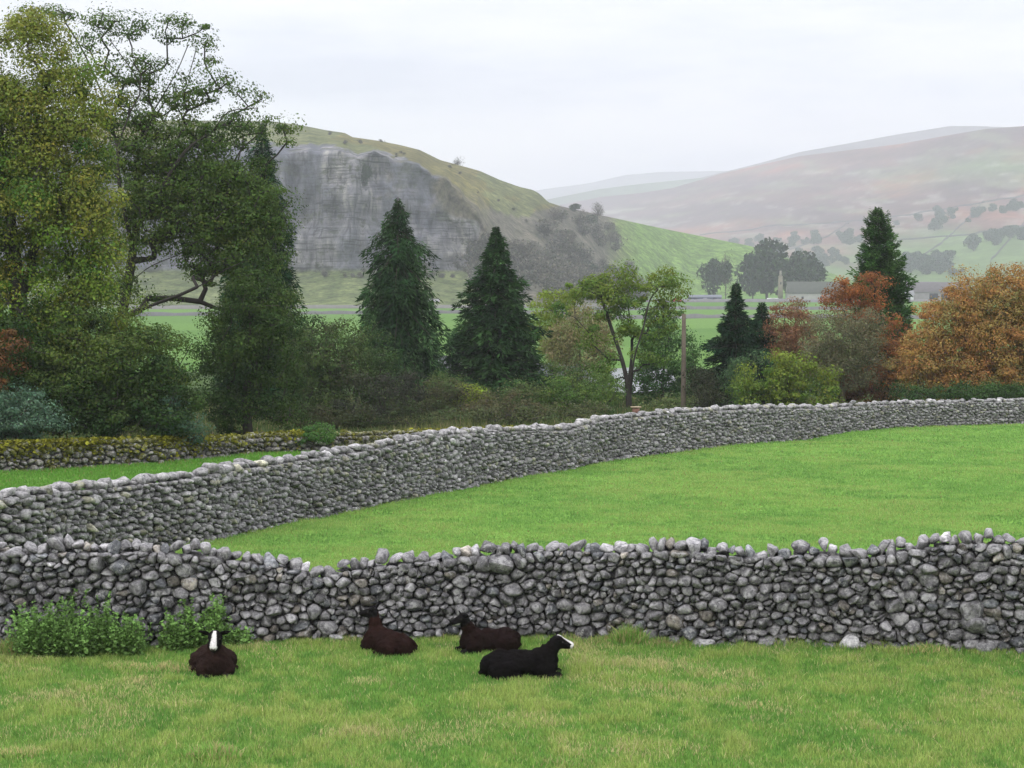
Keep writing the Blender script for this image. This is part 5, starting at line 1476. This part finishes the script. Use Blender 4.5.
# ------------------------------------------------------------------ run
def crag_final():
    """cliff shader on rock, plain turf shader elsewhere, mixed by how grey the attribute is"""
    global M_CRAG2
    m, nt, ns, L = newmat('crag_hillside')
    out = N(nt, 'ShaderNodeOutputMaterial'); p = N(nt, 'ShaderNodeBsdfPrincipled')
    p.inputs['Roughness'].default_value = 1; p.inputs['Specular IOR Level'].default_value = .05
    g = N(nt, 'ShaderNodeNewGeometry').outputs['Position']
    a = N(nt, 'ShaderNodeAttribute', attribute_name='Col').outputs['Color']
    sep = N(nt, 'ShaderNodeSeparateColor'); L.new(a, sep.inputs[0])
    mk = N(nt, 'ShaderNodeMapRange'); mk.inputs[1].default_value = .10; mk.inputs[2].default_value = .2; L.new(sep.outputs[2], mk.inputs[0])
    streak = noise(nt, mapping(nt, g, (.13, .13, .016)), 1, 8, .75)
    strata = noise(nt, mapping(nt, g, (.02, .02, .42)), 1, 6, .7)
    blot = noise(nt, g, .05, 7, .65)
    c = mixc(nt, 1.0, a, ramp(nt, streak, [(.34, (.42, .42, .48)), (.5, (.92, .92, .95)), (.64, (1.5, 1.46, 1.38))]), 'MULTIPLY')
    c = mixc(nt, 1.0, c, ramp(nt, strata, [(.35, (.68, .68, .70)), (.62, (1.25, 1.24, 1.2))]), 'MULTIPLY')
    c = mixc(nt, 1.0, c, ramp(nt, blot, [(.38, (.58, .60, .68)), (.62, (1.3, 1.27, 1.18))]), 'MULTIPLY')
    veg = ramp(nt, noise(nt, mapping(nt, g, (.045, .045, .10)), 1, 8, .75), [(.53, (0, 0, 0)), (.58, (.8, .8, .8))])
    c = mixc(nt, veg, c, (.06, .07, .04))
    led = ramp(nt, noise(nt, mapping(nt, g, (.05, .05, 1.1)), 1, 5, .6), [(.40, (.35, .35, .38)), (.47, (1, 1, 1)), (.62, (1, 1, 1)), (.68, (1.45, 1.43, 1.38))])
    c = mixc(nt, .9, c, mixc(nt, 1.0, c, led, 'MULTIPLY'))
    crk = ramp(nt, noise(nt, mapping(nt, g, (.38, .38, .05)), 1, 7, .7), [(.38, (.32, .32, .36)), (.45, (1, 1, 1)), (1, (1.1, 1.1, 1.1))])
    c = mixc(nt, .85, c, mixc(nt, 1.0, c, crk, 'MULTIPLY'))
    t = mixc(nt, 1.0, a, ramp(nt, noise(nt, g, .09, 9, .75), [(.38, (.5, .55, .5)), (.5, (.95, .95, .95)), (.62, (1.5, 1.42, 1.45))]), 'MULTIPLY')
    t = mixc(nt, 1.0, t, ramp(nt, noise(nt, g, .35, 8, .75), [(.4, (.6, .6, .58)), (.6, (1.4, 1.38, 1.4))]), 'MULTIPLY')
    L.new(mixc(nt, mk.outputs[0], t, c), p.inputs['Base Color'])
    b = N(nt, 'ShaderNodeBump'); b.inputs['Strength'].default_value = .7; b.inputs['Distance'].default_value = 1.5
    L.new(noise(nt, mapping(nt, g, (.25, .25, .2)), 1, 7, .7), b.inputs['Height']); L.new(b.outputs[0], p.inputs['Normal'])
    L.new(p.outputs[0], out.inputs[0])
    M_CRAG2 = m
import time
def stage(f):
    t = time.time(); f(); print(f.__name__, round(time.time() - t, 1))
for f in (build_camera, build_world, crag_final, build_ground, build_hills, build_walls, build_grass, build_loose, build_nettles, build_sheep, build_trees, build_far_trees, build_moor_walls, build_village, build_haze):
    stage(f)
vs = scene.view_settings
scene.display_settings.display_device = 'sRGB'
vs.view_transform = 'Standard'; vs.look = 'None'; vs.exposure = 0.2; vs.gamma = 1; vs.use_curve_mapping = False
cy = scene.cycles
cy.max_bounces = 6; cy.diffuse_bounces = 3; cy.glossy_bounces = 2; cy.transmission_bounces = 4; cy.volume_bounces = 1; cy.transparent_max_bounces = 8
cy.use_denoising = True
